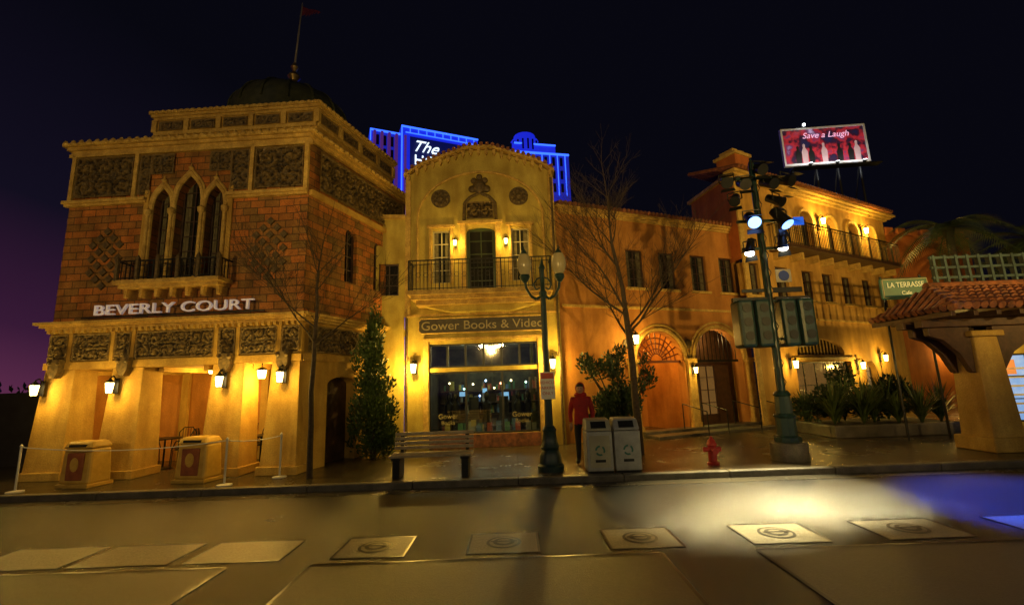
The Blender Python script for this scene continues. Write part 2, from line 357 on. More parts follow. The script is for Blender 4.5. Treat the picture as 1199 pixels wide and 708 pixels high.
for i in range(31): g.lathe([(.045,8.2),(.055,8.24),(.02,8.29)],-.15+i*.21,-.16,6)
g.done(True)
g=A.g('frieze_wall',stucco); g.box(0,W,0,.3,2.55,3.48); g.box(-.03,W+.03,-.06,0,2.56,2.72)
for x in (.56,1.60,2.1,4.10,4.62,5.6): g.box(x-.045,x+.045,-.055,0,2.723,3.395)
g.done()
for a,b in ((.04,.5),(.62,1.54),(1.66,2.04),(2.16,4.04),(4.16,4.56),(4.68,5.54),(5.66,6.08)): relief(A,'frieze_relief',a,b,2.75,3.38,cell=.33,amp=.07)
g=A.g('diamond_bosses',relm)
for cx,cz in ((1.12,5.2),(5.22,5.25)):
    for i in range(-2,3):
        for j in range(-4,5):
            if abs(i)*1.2+abs(j)*.75<4.0 and (i+j)%2==0 or (abs(i)==2 and abs(j)<3 and (j%2==0)):
                x=cx+i*.17; z=cz+j*.17; g.prism([(x+(.085+.02*math.cos(4*k*.5236*1))*math.cos(k*.5236),z+(.085+.02*math.cos(4*k*.5236))*math.sin(k*.5236)) for k in range(12)],-.05,0)
g.done(bev=.01)
g=A.g('corner_quoin',brick)
for k in range(14): g.box(W-.34+(k%2)*.12,W+.02,-.03,0,3.7+k*.205,3.88+k*.205)
g.done()
def pier(f,a,b,nm='arcade_pier',y1=.55):
    g=f.g(nm,stucco); i=len(g.v)
    g.v+=[(a-.09,-.16,GZ),(b+.09,-.16,GZ),(b+.09,y1,GZ),(a-.09,y1,GZ),(a,-.02,2.55),(b,-.02,2.55),(b,y1,2.55),(a,y1,2.55)]
    g.f+=[(0,1,5,4),(1,2,6,5),(2,3,7,6),(3,0,4,7)]
    g.box(a-.14,b+.14,-.21,y1+.04,GZ,.3); g.done(bev=.015)
    c=(a+b)/2; g=f.g('pier_console',relm)
    g.prism([(c-.14,2.78),(c+.14,2.78),(c+.12,2.5),(c+.05,2.36),(c-.05,2.36),(c-.12,2.5)],-.2,-.03)
    for q in (-.1,.1): g.ball((c+q,-.2,2.7),.05,n=8,m=6)
    g.done(True)
P=[(0,.74),(1.66,2.4),(4.06,4.8),(5.45,6.1)]
for a,b in P: pier(A,a,b)
for s,z in ((.1,2.1),(1.88,2.1),(4.42,2.15),(5.8,2.2)): lantern(A,s,z,42,1.1,-.1)
g=A.g('arcade_back_wall',orange); g.poly([(-.2,2.4,GZ),(W,2.4,GZ),(W,2.4,2.6),(-.2,2.4,2.6)]); g.poly([(0,0,GZ),(0,2.4,GZ),(0,2.4,2.6),(0,0,2.6)]); g.done()
g=A.g('arcade_ceiling',stucco); g.poly([(0,.3,2.56),(W,.3,2.56),(W,2.4,2.56),(0,2.4,2.56)]); 
for i in range(6): g.box(.3+i*1.1,.42+i*1.1,.3,2.4,2.44,2.555)
g.done()
for a,b in ((.8,1.5),(2.6,3.1),(3.3,3.8)):
    A.g('interior_pilaster',stucco).box(b,b+.2,2.3,2.4,GZ,2.56).done()
g=A.g('arcade_door',wood); g.box(4.95,5.6,2.34,2.4,GZ,2.1); g.done(); window(A,5.0,5.55,.5,2.0,2,4,winw,2.3)
for s in (5.15,): 
    A.g('hanging_lantern',darkm).tube((s,.1,2.55),(s,.1,2.45),.01).lathe([(.02,2.46),(.12,2.4),(.11,2.38)],s,.1,8).done(); 
    A.g('lantern_glass',bulb).lathe([(.07,2.2),(.1,2.38)],s,.1,8).done()
A.g('ceiling_lamp',bulb).lathe([(.1,2.40),(.12,2.5)],3.2,1.2,12).done()
light('arcade_light',A.w(3.2,1.3,2.3),60,par=None).parent=LB
light('arcade_light',A.w(5.15,.2,2.1),50,par=None).parent=LB
light('arcade_light',A.w(1.2,1.2,2.1),16,par=None).parent=LB
wall(B,'brick_side_wall',0,B.L,3.66,7.95,[(1.4,1.9,4.7,6.2,'arch'),(2.7,3.2,4.7,6.2,'arch')],brick,.25)
for a in (1.4,2.7): window(B,a,a+.5,4.7,6.2,2,4,win)
wall(B,'side_base_wall',.0,B.L,GZ,2.56,[(.9,2.0,GZ,2.2,'seg')],stucco,.3)
B.g('side_door',wood).poly([(.8,.3,GZ),(2.2,.3,GZ),(2.2,.3,2.3),(.8,.3,2.3)]).done()
g=B.g('side_frieze',stucco); g.box(0,B.L,0.01,.3,2.56,3.48); g.box(.02,B.L,-.1,0,6.563,6.697); g.box(.02,B.L,-.06,0,2.563,2.723); g.done()
relief(B,'frieze_relief',.15,4.2,2.76,3.4,cell=.4); relief(B,'carved_panel',.3,4.2,6.78,7.84,cell=.52,res=.04,amp=.08)
cornice(B,'top_cornice',.0,B.L,7.963,8.197,.2,trimst,3,scal=.2); cornice(B,'lower_cornice',0,B.L,3.483,3.657,.24,trimst)
G('flat_roof',stucco,LB).hprism([(-10.9,10.75),(-4.92,10.45),(-3.6,14.6),(-10.9,14.8)],7.9,8.05).done()
G('left_side_wall',brick,LB).poly([(-10.95,10.7,GZ),(-10.95,14.9,GZ),(-10.95,14.9,8),(-10.95,10.7,8)]).done()
C2=F(LB,(-9.6,11.4),(-5.05,11.15)); D2=F(LB,(-5.05,11.15),(-3.95,14.6))
for f,n in ((C2,'tier_wall'),(D2,'tier_side_wall')):
    f.g(n,stucco).box(0,f.L,0,.25,8.0,9.35).done()
    cornice(f,'tier_cornice',0,f.L,9.3+(.003 if f is D2 else 0),9.52,.13,trimst,3,scal=.17)
    g=f.g('tier_band',trimst); g.box(0,f.L,-.06,0,8.84,8.94)
    m=int(f.L/.8)
    for i in range(m+1): x=f.L*i/m; g.box(x-.07,x+.07,-.07,0,8.943,9.3)
    g.done(bev=.01)
    for i in range(m): relief(f,'tier_relief',f.L*i/m+.12,f.L*(i+1)/m-.12,8.98,9.26,cell=.28,amp=.04)
dome=M('dome_copper',(.07,.075,.035),(.03,.036,.018),scale=5,rough=.45,bump=.3)
pr=[(1.8,9.0),(1.8,10.2)]+[(1.78*math.cos(t*math.pi/2/10),10.25+1.25*math.sin(t*math.pi/2/10)) for t in range(10)]+[(.12,11.51)]
G('dome',dome,LB).lathe(pr,-6.95,13.5,32).done(True)
g=G('dome_ribs',dome,LB)
for k in range(16):
    a=k*math.pi/8; g.path([(-6.95+1.8*math.cos(t*.157)*math.cos(a),13.5+1.8*math.cos(t*.157)*math.sin(a),10.25+1.26*math.sin(t*.157)) for t in range(10)],.035,5)
g.done(True)
gold=M('gilt_metal',(.4,.28,.1),(.2,.14,.05),rough=.35,bump=.1,metal=.7)
G('finial',gold,LB).lathe([(.3,11.4),(.34,11.5),(.18,11.6),(.26,11.75),(.1,11.95),(.2,12.1),(.05,12.3),(.12,12.45),(.02,12.65)],-6.95,13.5,14).done(True)
G('flagpole',offw,LB).tube((-6.95,13.5,12.5),(-6.8,13.5,14.9),.035,.018).done(True)
g=G('flag',M('flag_cloth',(.25,.04,.08),rough=.8),LB)
for i in range(6): g.poly([(-6.8+i*.11,13.5+.05*math.sin(i),14.8-i*.05),(-6.8+(i+1)*.11,13.5+.05*math.sin(i+1),14.8-(i+1)*.05),(-6.8+(i+1)*.11,13.5+.05*math.sin(i+1),14.5),(-6.8+i*.11,13.5+.05*math.sin(i),14.4)])
g.done()
silver=M('sign_letter_silver',(.75,.72,.7),(.6,.55,.5),rough=.35,bump=0,emit=(1,.8,.75),es=.16)  # faint pinkish emission stands in for light falling on the letters
text('sign_lettering','BEVERLY COURT',.34,silver,LB,A.w(3.12,-.2,3.88),(R_(90),0,A.rz),.03,sx=1.5)
A.g('sign_rail',darkm).box(.9,5.3,-.2,-.17,3.71,3.74).done()
# ------------------------------------------------------------------ centre building
CB=root('gabled_shop_building'); C=F(CB,(-3.22,13.5),(1.42,13.5)); cw=C.L; sc_=cw/2
wl_=(sc_-1.49,sc_-.95); wr_=(sc_+.95,sc_+1.49)
ops=[(.72,3.92,.5,2.28),(.72,3.92,2.4,3.1),(sc_-.45,sc_+.45,4.6,6.7,'seg'),(wl_[0],wl_[1],4.95,6.62),(wr_[0],wr_[1],4.95,6.62)]
wall(C,'facade_wall',0,cw,GZ,8.2,ops,cream,.22)
gp=[(0,8.2),(cw,8.2),(cw,8.4),(cw-.55,8.75),(sc_+.35,9.25),(sc_-.35,9.25),(.55,8.75),(0,8.4)]
C.g('gable',cream).prism(gp,0,.4).done()
g=C.g('gable_coping',trimst)
cp=[(-.05,8.4),(.5,8.77),(sc_-.37,9.28),(sc_+.37,9.28),(cw-.5,8.77),(cw+.05,8.4)]
for (x1,z1),(x2,z2) in zip(cp[:-1],cp[1:]): g.prism([(x1,z1),(x2,z2),(x2,z2+.1),(x1,z1+.1)],-.14,.42)
g.done(bev=.01)
g=C.g('gable_roof_tiles',tile)
for (x1,z1),(x2,z2) in zip(cp[:-1],cp[1:]):
    n=max(2,int((x2-x1)/.16))
    for i in range(n):
        t=(i+.5)/n; x=x1+(x2-x1)*t; z=z1+(z2-z1)*t+.12; g.tube((x,-.16,z),(x,.5,z+.02),.065,.065,8)
g.done(True)
g=C.g('corbel_table',trimst)
for (x1,z1),(x2,z2) in zip(cp[:-1],cp[1:]):
    n=max(2,int((x2-x1)/.22))
    for i in range(n):
        t=(i+.5)/n; x=x1+(x2-x1)*t; z=z1+(z2-z1)*t-.02; g.prism([(x-.05,z),(x+.05,z),(x+.05,z-.12),(x,z-.22),(x-.05,z-.12)],-.1,0)
g.box(0,.16,-.05,0,3.95,8.3); g.box(cw-.16,cw,-.05,0,3.95,8.3)
pts=[(sc_-1.95*math.cos(t*math.pi/24),-.03,7.0+1.5*math.sin(t*math.pi/24)) for t in range(25)]; g.path([(sc_-1.95,-.03,5.0)]+pts+[(sc_+1.95,-.03,5.0)],.04,6)
g.done(True)
g=C.g('medallion',relm)
for x in (sc_-1.22,sc_+1.22):
    g.prism([(x+.3*math.cos(k*math.pi/12),7.65+.3*math.sin(k*math.pi/12)) for k in range(24)],-.05,0)
    for k in range(8): g.ball((x+.19*math.cos(k*.785),-.05,7.65+.19*math.sin(k*.785)),.07,1,.6,1,8,5)
    g.ball((x,-.05,7.65),.1,1,.7,1,8,5)
g.done(True)
relief(C,'door_crest_relief',sc_-.42,sc_+.42,6.95,7.5,cell=.42,amp=.09)
g=C.g('crest_carving',relm)
pts=[(sc_-.5,6.9),(sc_-.48,7.45),(sc_-.3,7.65),(sc_-.15,7.72),(sc_,7.8),(sc_+.15,7.72),(sc_+.3,7.65),(sc_+.48,7.45),(sc_+.5,6.9)]
g.path([(x,-.06,z) for x,z in pts],.05,7)
g.ball((sc_,-.06,8.0),.2,1,.5,1.2); 
for q in (-1,1): 
    g.ball((sc_+q*.22,-.05,7.92),.13,1,.5,.9); g.ball((sc_+q*.17,-.05,8.2),.1,1,.5,1)
g.ball((sc_,-.05,8.32),.1,1,.5,1)
g.done(True)
g=C.g('door_surround',trimst); g.box(sc_-.62,sc_-.46,-.07,0,4.6,6.78); g.box(sc_+.46,sc_+.62,-.07,0,4.6,6.78); g.box(sc_-.7,sc_+.7,-.12,0,6.78,6.88)
for a,b in (wl_,wr_): g.box(a-.1,a-.01,-.05,0,4.95,6.7); g.box(b+.01,b+.1,-.05,0,4.95,6.7); g.box(a-.16,b+.16,-.09,0,6.7,6.79)
g.done(bev=.01)
gd=M('green_door',(.05,.08,.03),(.03,.05,.02),rough=.4,bump=.1)
window(C,sc_-.45,sc_+.45,4.6,6.7,2,5,win,.16,fm=gd,fw=.1)
for a,b in (wl_,wr_): window(C,a,b,4.95,6.62,2,4,win,.12,fm=offw,fw=.035,curt=True)
for s in (sc_-.78,sc_+.78): lantern(C,s,6.15,28,.8,-.02)
g=C.g('balcony_slab',trimst); g.box(.22,cw-.22,-.75,0,4.46,4.6); g.box(.3,cw-.3,-.65,0,4.34,4.46); g.box(.42,cw-.42,-.5,0,4.2,4.34); g.done(bev=.015)
g=C.g('balcony_underside_curve',cream); g.prism([(.6,4.2),(cw-.6,4.2),(cw-1.4,4.0),(1.4,4.0)],-.35,0); g.done(bev=.02)
rail(C,.26,cw-.26,-.7,4.6,5.5,step=.11,ends=1)
g=C.g('sign_panel',M('sign_panel_dark',(.05,.04,.02),(.03,.022,.012),scale=10,rough=.5,bump=.3)); g.prism([(.42,3.5),(.5,3.42),(cw-.5,3.42),(cw-.42,3.5),(cw-.42,3.78),(cw-.5,3.86),(.5,3.86),(.42,3.78)],-.08,0); g.done(bev=.02)
g=C.g('sign_panel_rim',trimst); pp=[(.42,3.5),(.5,3.42),(cw-.5,3.42),(cw-.42,3.5),(cw-.42,3.78),(cw-.5,3.86),(.5,3.86),(.42,3.78),(.42,3.5)]; g.path([(x,-.08,z) for x,z in pp],.02,6); g.done()
gl=M('sign_letter_gold',(.30,.25,.11),rough=.4,bump=0)
text('sign_lettering','Gower Books & Video',.36,gl,CB,C.w(sc_,-.09,3.63),(R_(90),0,0),.012,sx=1.1)
g=C.g('shop_cornice',trimst); g.box(.0,cw,-.06,0,3.93,4.0)
g.box(.55,.71,-.05,0,.3,3.2); g.box(3.93,4.09,-.05,0,.3,3.2); g.box(.55,4.09,-.08,0,3.2,3.28); g.done(bev=.01)
C.g('downpipe',relm).tube((cw-.08,-.1,GZ),(cw-.08,-.1,8.2),.035).tube((.08,-.1,GZ),(.08,-.1,3.9),.03).done(True)
C.g('plinth',tile).box(.72,3.92,-.05,.02,GZ,.5).done(bev=.01)
g=C.g('shop_window_frame',darkm)
for a,b,c,d,n in ((.72,3.92,.5,2.28,3),(.72,3.92,2.4,3.1,6)):
    for i in range(n+1):
        x=a+(b-a)*i/n; g.box(x-.03,x+.03,.06,.14,c,d)
    g.box(a,b,.07,.13,c,c+.05); g.box(a,b,.07,.13,d-.05,d)
g.done()
C.g('shop_glass',glass).poly([(.72,.1,.5),(3.92,.1,.5),(3.92,.1,2.28),(.72,.1,2.28)]).done()
C.g('transom_glass',glassmat('transom_glass',.4)).poly([(.72,.12,2.4),(3.92,.12,2.4),(3.92,.12,3.1),(.72,.12,3.1)]).done()
# gilt window lettering on the side panes
gw2=M('gilt_window',(.4,.36,.18),bump=0)
for x in (1.25,3.4):
    text('window_lettering','Gower',.2,gw2,CB,C.w(x,.088,1.0),(R_(90),0,0),.001); text('window_lettering','Books',.16,gw2,CB,C.w(x,.088,.82),(R_(90),0,0),.001)
inn=M('shop_interior',(.13,.10,.06),(.04,.03,.02),scale=3,rough=.6,bump=.1)
g=C.g('shop_interior',inn); g.poly([(.5,3.2,GZ),(4.3,3.2,GZ),(4.3,3.2,3.2),(.5,3.2,3.2)]); g.poly([(.5,.24,GZ),(.5,3.2,GZ),(.5,3.2,3.2),(.5,.24,3.2)]); g.poly([(4.3,.24,GZ),(4.3,3.2,GZ),(4.3,3.2,3.2),(4.3,.24,3.2)])
g.poly([(.5,.24,3.15),(4.3,.24,3.15),(4.3,3.2,3.15),(.5,3.2,3.15)]); g.poly([(.5,.24,GZ+.01),(4.3,.24,GZ+.01),(4.3,3.2,GZ+.01),(.5,3.2,GZ+.01)]); g.done()
for i,cc in enumerate([(.4,.08,.05),(.1,.2,.4),(.5,.4,.1),(.4,.4,.35),(.08,.25,.12)]):
    g=C.g('display_goods',M('shelf_goods_%d'%i,cc,scale=30,bump=0,rough=.5))
    for k in range(22): x=random.uniform(.7,3.9); z=random.choice([.5,.9,1.3,1.7]); y=random.uniform(2.7,2.95); g.box(x,x+random.uniform(.03,.14),y,y+.1,z,z+random.uniform(.12,.32))
    for k in range(4): x=random.uniform(.8,3.7); g.box(x,x+.15,.4+.1*k,.5+.1*k,.5,.5+random.uniform(.15,.4))
    g.done()
g=C.g('display_shelf',wood)
for z in (.48,.88,1.28,1.68): g.box(.6,4.2,2.6,3.1,z-.03,z)
g.box(.72,3.92,.3,.9,.44,.49); g.done()
g=C.g('display_figure',darkm)
for x in (1.2,1.42,2.35,3.3,3.6): g.lathe([(.1,.5),(.08,.9),(.12,1.1),(.13,1.3),(.04,1.42),(.08,1.5),(.07,1.62),(.02,1.68)],x,.6,10)
g.done(True)
g=C.g('display_rack',darkm)
for x in (1.0,1.75,2.7,3.1): g.box(x,x+.3,1.2,1.3,GZ,1.5)
g.done()
for i,(x,z,y,cc) in enumerate([(1.1,1.95,1.5,(1,.7,.3)),(1.8,1.9,2.2,(1,.8,.5)),(2.3,2.0,1.2,(.5,.7,1)),(2.75,1.9,1.9,(1,.35,.2)),(3.1,1.98,1.4,(1,.75,.4)),(3.6,1.92,2.3,(.7,1,.8)),(2.0,1.5,2.5,(.3,.5,1)),(3.3,1.5,2.5,(1,.3,.5)),(1.45,1.75,2.6,(.5,1,.8)),(2.5,1.75,2.6,(1,.8,.4))]):
    C.g('shop_bulb',M('bulb_%d'%i,cc,emit=cc,es=8,bump=0)).ball((x,y,z),.035,n=8,m=6).done(True)
g=C.g('lit_screen',M('screen_cyan',(.2,.4,.5),emit=(.3,.6,1),es=.9,bump=0)); g.box(2.75,3.0,2.5,2.55,1.35,1.6); g.box(1.3,1.5,2.5,2.55,1.5,1.65); g.box(2.1,2.25,2.5,2.55,1.6,1.75); g.done()
light('shop_light',C.w(1.6,1.8,2.5),26,(.75,.85,.5),.1).parent=CB; light('shop_light',C.w(3.2,1.8,2.5),26,(.75,.85,.55),.1).parent=CB
lantern(C,.3,2.4,150,1.25,-.02); lantern(C,cw-.3,2.4,150,1.25,-.02)
G('rear_block',cream,CB).box(-3.22,1.42,16.75,18,.12,8.2).done()
G('side_walls',cream,CB).box(-3.22,1.42,13.9,16.75,3.3,8.2).done()
S=F(CB,(-4.2,13.35),(-3.22,13.45)); wall(S,'connecting_wall',0,S.L,GZ,7.0,[(.2,.8,4.6,5.6)],cream,.15); window(S,.2,.8,4.6,5.6,2,3)
S.g('parapet_cap',trimst).box(-.05,S.L,-.1,.2,7.0,7.12).done()
# ------------------------------------------------------------------ wing
WB=root('arcaded_courtyard_wing'); Wg=F(WB,(1.42,13.6),(8.6,16.6)); wl=Wg.L
ops=[(2.7,4.62,GZ,3.4,'arch'),(5.1,7.3,GZ,3.52,'arch')]+[(c-.36,c+.36,4.85,6.15) for c in (2.95,4.3,5.7,7.05)]
wall(Wg,'stucco_wall',0,wl,GZ,7.3,ops,orange,.3)
for c in (2.95,4.3,5.7,7.05):
    window(Wg,c-.36,c+.36,4.85,6.15,2,4,win,.12,curt=True)
    g=Wg.g('sill',trimst); g.box(c-.44,c+.44,-.08,0,4.76,4.85); g.done(bev=.01)
cornice(Wg,'wing_cornice',.2,wl-.2,7.12,7.34,.2,trimst,3)
g=Wg.g('eave_tiles',tile)
for i in range(int(wl/.17)): g.tube((.1+i*.17,-.28,7.38),(.1+i*.17,.5,7.55),.07,.07,8)
g.done(True)
g=Wg.g('string_course',trimst); g.box(.1,wl,-.05,0,4.12,4.2); g.done()
g=Wg.g('arch_surround',trimst)
for a,b,d in ((2.7,4.62,3.4),(5.1,7.3,3.52)):
    for off,rr in ((.08,.07),(.22,.04)):
        g.path([(x,-.02,z) for x,z in arc(a-off,b+off,d+off,'arch',20)],rr,7)
for x in (2.5,4.86,7.55): g.box(x-.15,x+.15,-.1,0,GZ,2.35); g.box(x-.2,x+.2,-.15,0,2.35,2.5); g.box(x-.2,x+.2,-.15,0,GZ,.42)
g.done(True)
g=Wg.g('wall_medallion',relm)
for x in (4.86,7.6,2.35): g.ball((x,-.02,3.0),.16,1,.3,1)
g.done(True)
g=Wg.g('porch_interior',orange); g.poly([(2,2.4,GZ),(8,2.4,GZ),(8,2.4,3.9),(2,2.4,3.9)]); g.poly([(2,.3,GZ),(2,2.4,GZ),(2,2.4,3.9),(2,.3,3.9)]); g.poly([(8,.3,GZ),(8,2.4,GZ),(8,2.4,3.9),(8,.3,3.9)]); g.poly([(2,.3,3.9),(8,.3,3.9),(8,2.4,3.9),(2,2.4,3.9)]); g.poly([(4.86,.3,GZ),(4.86,2.4,GZ),(4.86,2.4,3.9),(4.86,.3,3.9)]); g.done()
g=Wg.g('entry_screen_wall',wood); g.box(4.9,5.0,1.0,1.1,GZ,3.9); g.box(5.85,7.9,1.0,1.1,GZ,3.9); g.box(5.0,5.85,1.0,1.1,2.45,3.9); g.done()
Wg.g('lit_hall',M('lemon_hall',(.7,.65,.12),(.6,.55,.1),rough=.7)).box(4.9,6.9,2.1,2.39,GZ,2.9).done()
window(Wg,6.1,6.9,.5,2.3,2,4,winw,.95)
g=Wg.g('porch_door',wood); g.box(2.9,4.5,2.3,2.39,GZ,2.4); g.done()
window(Wg,3.0,3.7,.4,2.3,2,4,winw,2.24); window(Wg,3.72,4.4,.4,2.3,2,4,winw,2.24)
fan=Wg.g('fan_lattice',M('fan_red',(.22,.06,.02),(.14,.035,.015),rough=.5)); fc=3.66
for k in range(1,12):
    a=k*math.pi/12; fan.tube((fc+.25*math.cos(a),.2,2.43+.25*math.sin(a)),(fc+.95*math.cos(a),.2,2.43+.95*math.sin(a)),.024,n=5)
for rr in (.25,.42,.6,.78): fan.path([(fc+rr*math.cos(t*math.pi/16),.2,2.43+rr*math.sin(t*math.pi/16)) for t in range(17)],.02,5)
fan.box(2.7,4.62,.16,.24,2.38,2.46); fan.done()
fg=Wg.g('arch_grille',darkm)
for i in range(12): fg.box(5.18+i*.185,5.2+i*.185,.2,.22,2.45,3.5)
fg.box(5.1,7.3,.18,.24,2.38,2.46); fg.done()
light('porch_light',Wg.w(3.4,1.0,3.3),120,(1,.5,.08)).parent=WB; light('porch_light',Wg.w(5.6,1.6,2.5),110,(.95,.9,.2)).parent=WB; light('porch_light',Wg.w(6.3,.55,3.2),20,(1,.6,.2)).parent=WB
lantern(Wg,2.5,3.1,60,1.3,-.1); lantern(Wg,4.86,2.1,22,.9,-.1)
g=Wg.g('entry_steps',kerb); g.box(2.6,7.6,-.9,-.3,GZ,.2); g.box(2.6,7.6,-.3,.2,GZ,.28); g.done(bev=.01)
g=Wg.g('handrail',darkm)
for x in (4.2,5.0,6.4,7.6):
    g.path([(x,-1.2,.12),(x,-1.2,.85),(x,-.2,1.05),(x,-.2,.25)],.018,6)
g.done(True)
G('wing_block',orange,WB).hprism([(1.45,16.5),(8.3,19.3),(7.5,21),(1.45,18.5)],GZ,7.0).done()
G('wing_roof',tile,WB).poly([(1.42,13.9,7.5),(8.5,16.9,7.5),(7.4,20,8.0),(1.42,17.5,8.0)]).done()
# ------------------------------------------------------------------ right building
RB=root('balcony_building'); Rf=F(RB,(8.3,15.86),(18.2,21.3)); rl=Rf.L
wins=[.5,2.3,4.05,5.5,7.0,8.7,10.2]
ar=[(4.0,4.9,6.6,8.5,'arch'),(5.9,6.8,6.6,8.5,'arch'),(7.7,8.6,6.6,8.5,'arch'),(9.4,10.2,6.6,8.5,'arch'),(2.2,3.0,6.6,8.5,'arch')]
ops=[(c-.4,c+.4,4.7,5.9) for c in wins]+ar+[(2.4,6.3,.55,2.3),(2.6,5.9,2.55,3.2,'seg'),(7.4,8.3,GZ,2.3,'arch')]
wall(Rf,'stucco_wall',0,rl,GZ,9.2,ops,amber,.3)
for c in wins: window(Rf,c-.4,c+.4,4.7,5.9,2,3,win,.14,curt=True); g=Rf.g('sill',trimst); g.box(c-.48,c+.48,-.08,0,4.62,4.7); g.done()
winl=M('window_glow',(.2,.14,.06),(.06,.04,.02),scale=2,rough=.2,bump=.1,emit=(1,.6,.2),es=.3)
for i,(a,b,c,d,_) in enumerate(ar): window(Rf,a,b,c,d,2,5,winl if i in (1,2) else win,.22,curt=True)
window(Rf,2.4,6.3,.55,2.3,5,2,winw,.2,darkm); window(Rf,2.6,5.9,2.55,3.2,14,1,win,.15,trimst,.03); window(Rf,7.4,8.3,GZ,2.3,2,5,winl,.25)
g=Rf.g('arch_trim',trimst)
for a,b,c,d,_ in ar: g.path([(a-.05,-.03,6.6)]+[(x,-.03,z) for x,z in arc(a-.05,b+.05,d+.05,'arch',14)]+[(b+.05,-.03,6.6)],.07,6)
g.box(2.2,6.5,-.1,0,2.36,2.46); g.box(.0,.25,-.06,0,GZ,9.2); g.box(.26,rl,-.05,0,3.9,3.98)
for i in range(9): g.prism([(1.9+i*1.05,6.42),(2.02+i*1.05,6.42),(2.02+i*1.05,6.15),(1.9+i*1.05,6.15)],-.5,0)
g.done(True)
g=Rf.g('balcony_slab',wood); g.box(1.7,10.3,-.85,0,6.42,6.56); g.done(bev=.02)
rail(Rf,1.75,10.25,-.8,6.56,7.5,step=.12,ends=1)
cornice(Rf,'eave_cornice',0,rl,9.0,9.25,.4,trimst,3)
g=Rf.g('eave_tiles',tile)
for i in range(int(rl/.18)+2): g.tube((-.3+i*.18,-.55,9.28),(-.3+i*.18,1.6,9.85),.08,.08,8)
g.done(True)
for s,z,e in ((5.4,8.1,150),(8.95,8.15,150),(2.0,2.2,50),(6.7,2.1,90),(8.7,2.4,70)): lantern(Rf,s,z,e,1.25,-.02)
Sf=F(RB,(7.85,18.6),(8.3,15.86)); Sf.g('side_wall',orangeR).poly([(0,0,6),(Sf.L,0,6),(Sf.L,0,9.2),(0,0,9.2)]).done()
g=Sf.g('side_coping',trimst); g.box(-.1,Sf.L,-.12,.2,9.2,9.32); g.done()
Rf.g('chimney',orangeR).box(.35,1.2,.0,.8,9.25,10.15).done()
g=Rf.g('chimney_cap',trimst); g.box(.27,1.28,-.08,.9,10.15,10.27); g.box(.42,.72,.1,.7,10.27,10.45); g.box(.84,1.12,.1,.7,10.27,10.45); g.done(bev=.02)
BB=root('rooftop_billboard'); bf=F(BB,(13.4,20.6),(17.3,20.3))
bbm=bpy.data.materials.new('billboard_print'); bbm.use_nodes=True; nt=bbm.node_tree; b=nt.nodes['Principled BSDF']
tc=nn(nt,'ShaderNodeTexCoord'); vo=nn(nt,'ShaderNodeTexNoise'); vo.inputs['Scale'].default_value=1.6; vo.inputs['Detail'].default_value=6; nt.links.new(tc.outputs['Object'],vo.inputs['Vector'])
rp=nn(nt,'ShaderNodeValToRGB'); e=rp.color_ramp.elements; e[0].position=.36; e[0].color=(.01,.012,.05,1); e[1].position=.75; e[1].color=(.5,.4,.7,1)
for p_,c_ in ((.45,(.03,.006,.02,1)),(.53,(.4,.02,.03,1)),(.62,(.12,.03,.1,1))):
    q=e.new(p_); q.color=c_
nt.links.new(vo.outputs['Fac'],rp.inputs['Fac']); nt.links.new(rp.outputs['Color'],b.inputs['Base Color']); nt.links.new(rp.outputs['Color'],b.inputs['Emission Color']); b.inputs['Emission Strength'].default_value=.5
bf.g('poster_face',bbm).box(.08,bf.L-.08,-.02,.05,11.8,13.55).done()
g=bf.g('billboard_frame',white); g.box(0,bf.L,-.06,.1,11.7,11.8); g.box(0,bf.L,-.06,.1,13.55,13.63); g.box(0,.08,-.06,.1,11.8,13.55); g.box(bf.L-.08,bf.L,-.06,.1,11.8,13.55); g.done()
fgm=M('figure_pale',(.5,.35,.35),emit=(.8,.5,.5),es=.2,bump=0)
for mt,xs,hh in ((black,(.7,1.3,2.6,3.1),0),(fgm,(1.0,1.9,3.4),.1)):
    g=bf.g('billboard_figures',mt)
    for x in xs: g.prism([(x-.12,11.82),(x+.12,11.82),(x+.15,12.3+hh),(x+.05,12.5+hh),(x+.06,12.66+hh),(x,12.72+hh),(x-.06,12.66+hh),(x-.05,12.5+hh),(x-.13,12.3+hh)],-.03,-.022)
    g.done()
text('billboard_lettering','Save a Laugh',.42,M('pink_print',(.8,.5,.6),emit=(1,.5,.8),es=.7,bump=0),BB,bf.w(bf.L/2+.1,-.04,13.2),(R_(90),0,bf.rz),.005,shear=.3)
g=bf.g('billboard_posts',darkm)
for x in (.4,1.5,2.5,3.5): g.tube((x,.15,9.0),(x,.15,11.8),.05); g.tube((x,1.2,9.0),(x,.15,11.7),.03)
g.box(0,bf.L,-.75,-.35,11.30,11.34); g.done()
for x in (.8,2.0,3.2):
    bf.g('billboard_lamp',darkm).tube((x,-.7,11.5),(x,-.62,11.4),.09,.06).done(); bf.g('billboard_lamp_lens',M('lamp_white',(1,1,1),emit=(.9,.95,1),es=6,bump=0)).tube((x,-.70,11.505),(x,-.701,11.51),.08).done()
    light('billboard_light',bf.w(x,-.68,11.6),26,(.9,.93,1)).parent=BB
bf.g('top_lamp',M('lamp_white',(1,1,1))).ball((1.0,-.3,13.66),.07,n=8,m=6).done()
EB=root('parapet_building'); E=F(EB,(18.2,21.3),(23.5,22.6)); wall(E,'stucco_wall',0,E.L,GZ,8.4,[(1,1.8,4.6,5.9),(3,3.8,4.6,5.9)],orangeR,.2)
for a in (1,3): window(E,a,a+.8,4.6,5.9)
g=E.g('parapet_merlons',orangeR)
for i in range(7): g.box(.1+i*.78,.6+i*.78,0,.3,8.4,8.75)
g.box(0,E.L,-.06,.3,8.3,8.4); g.done(bev=.02); lantern(E,2.4,2.6,60,1.6)
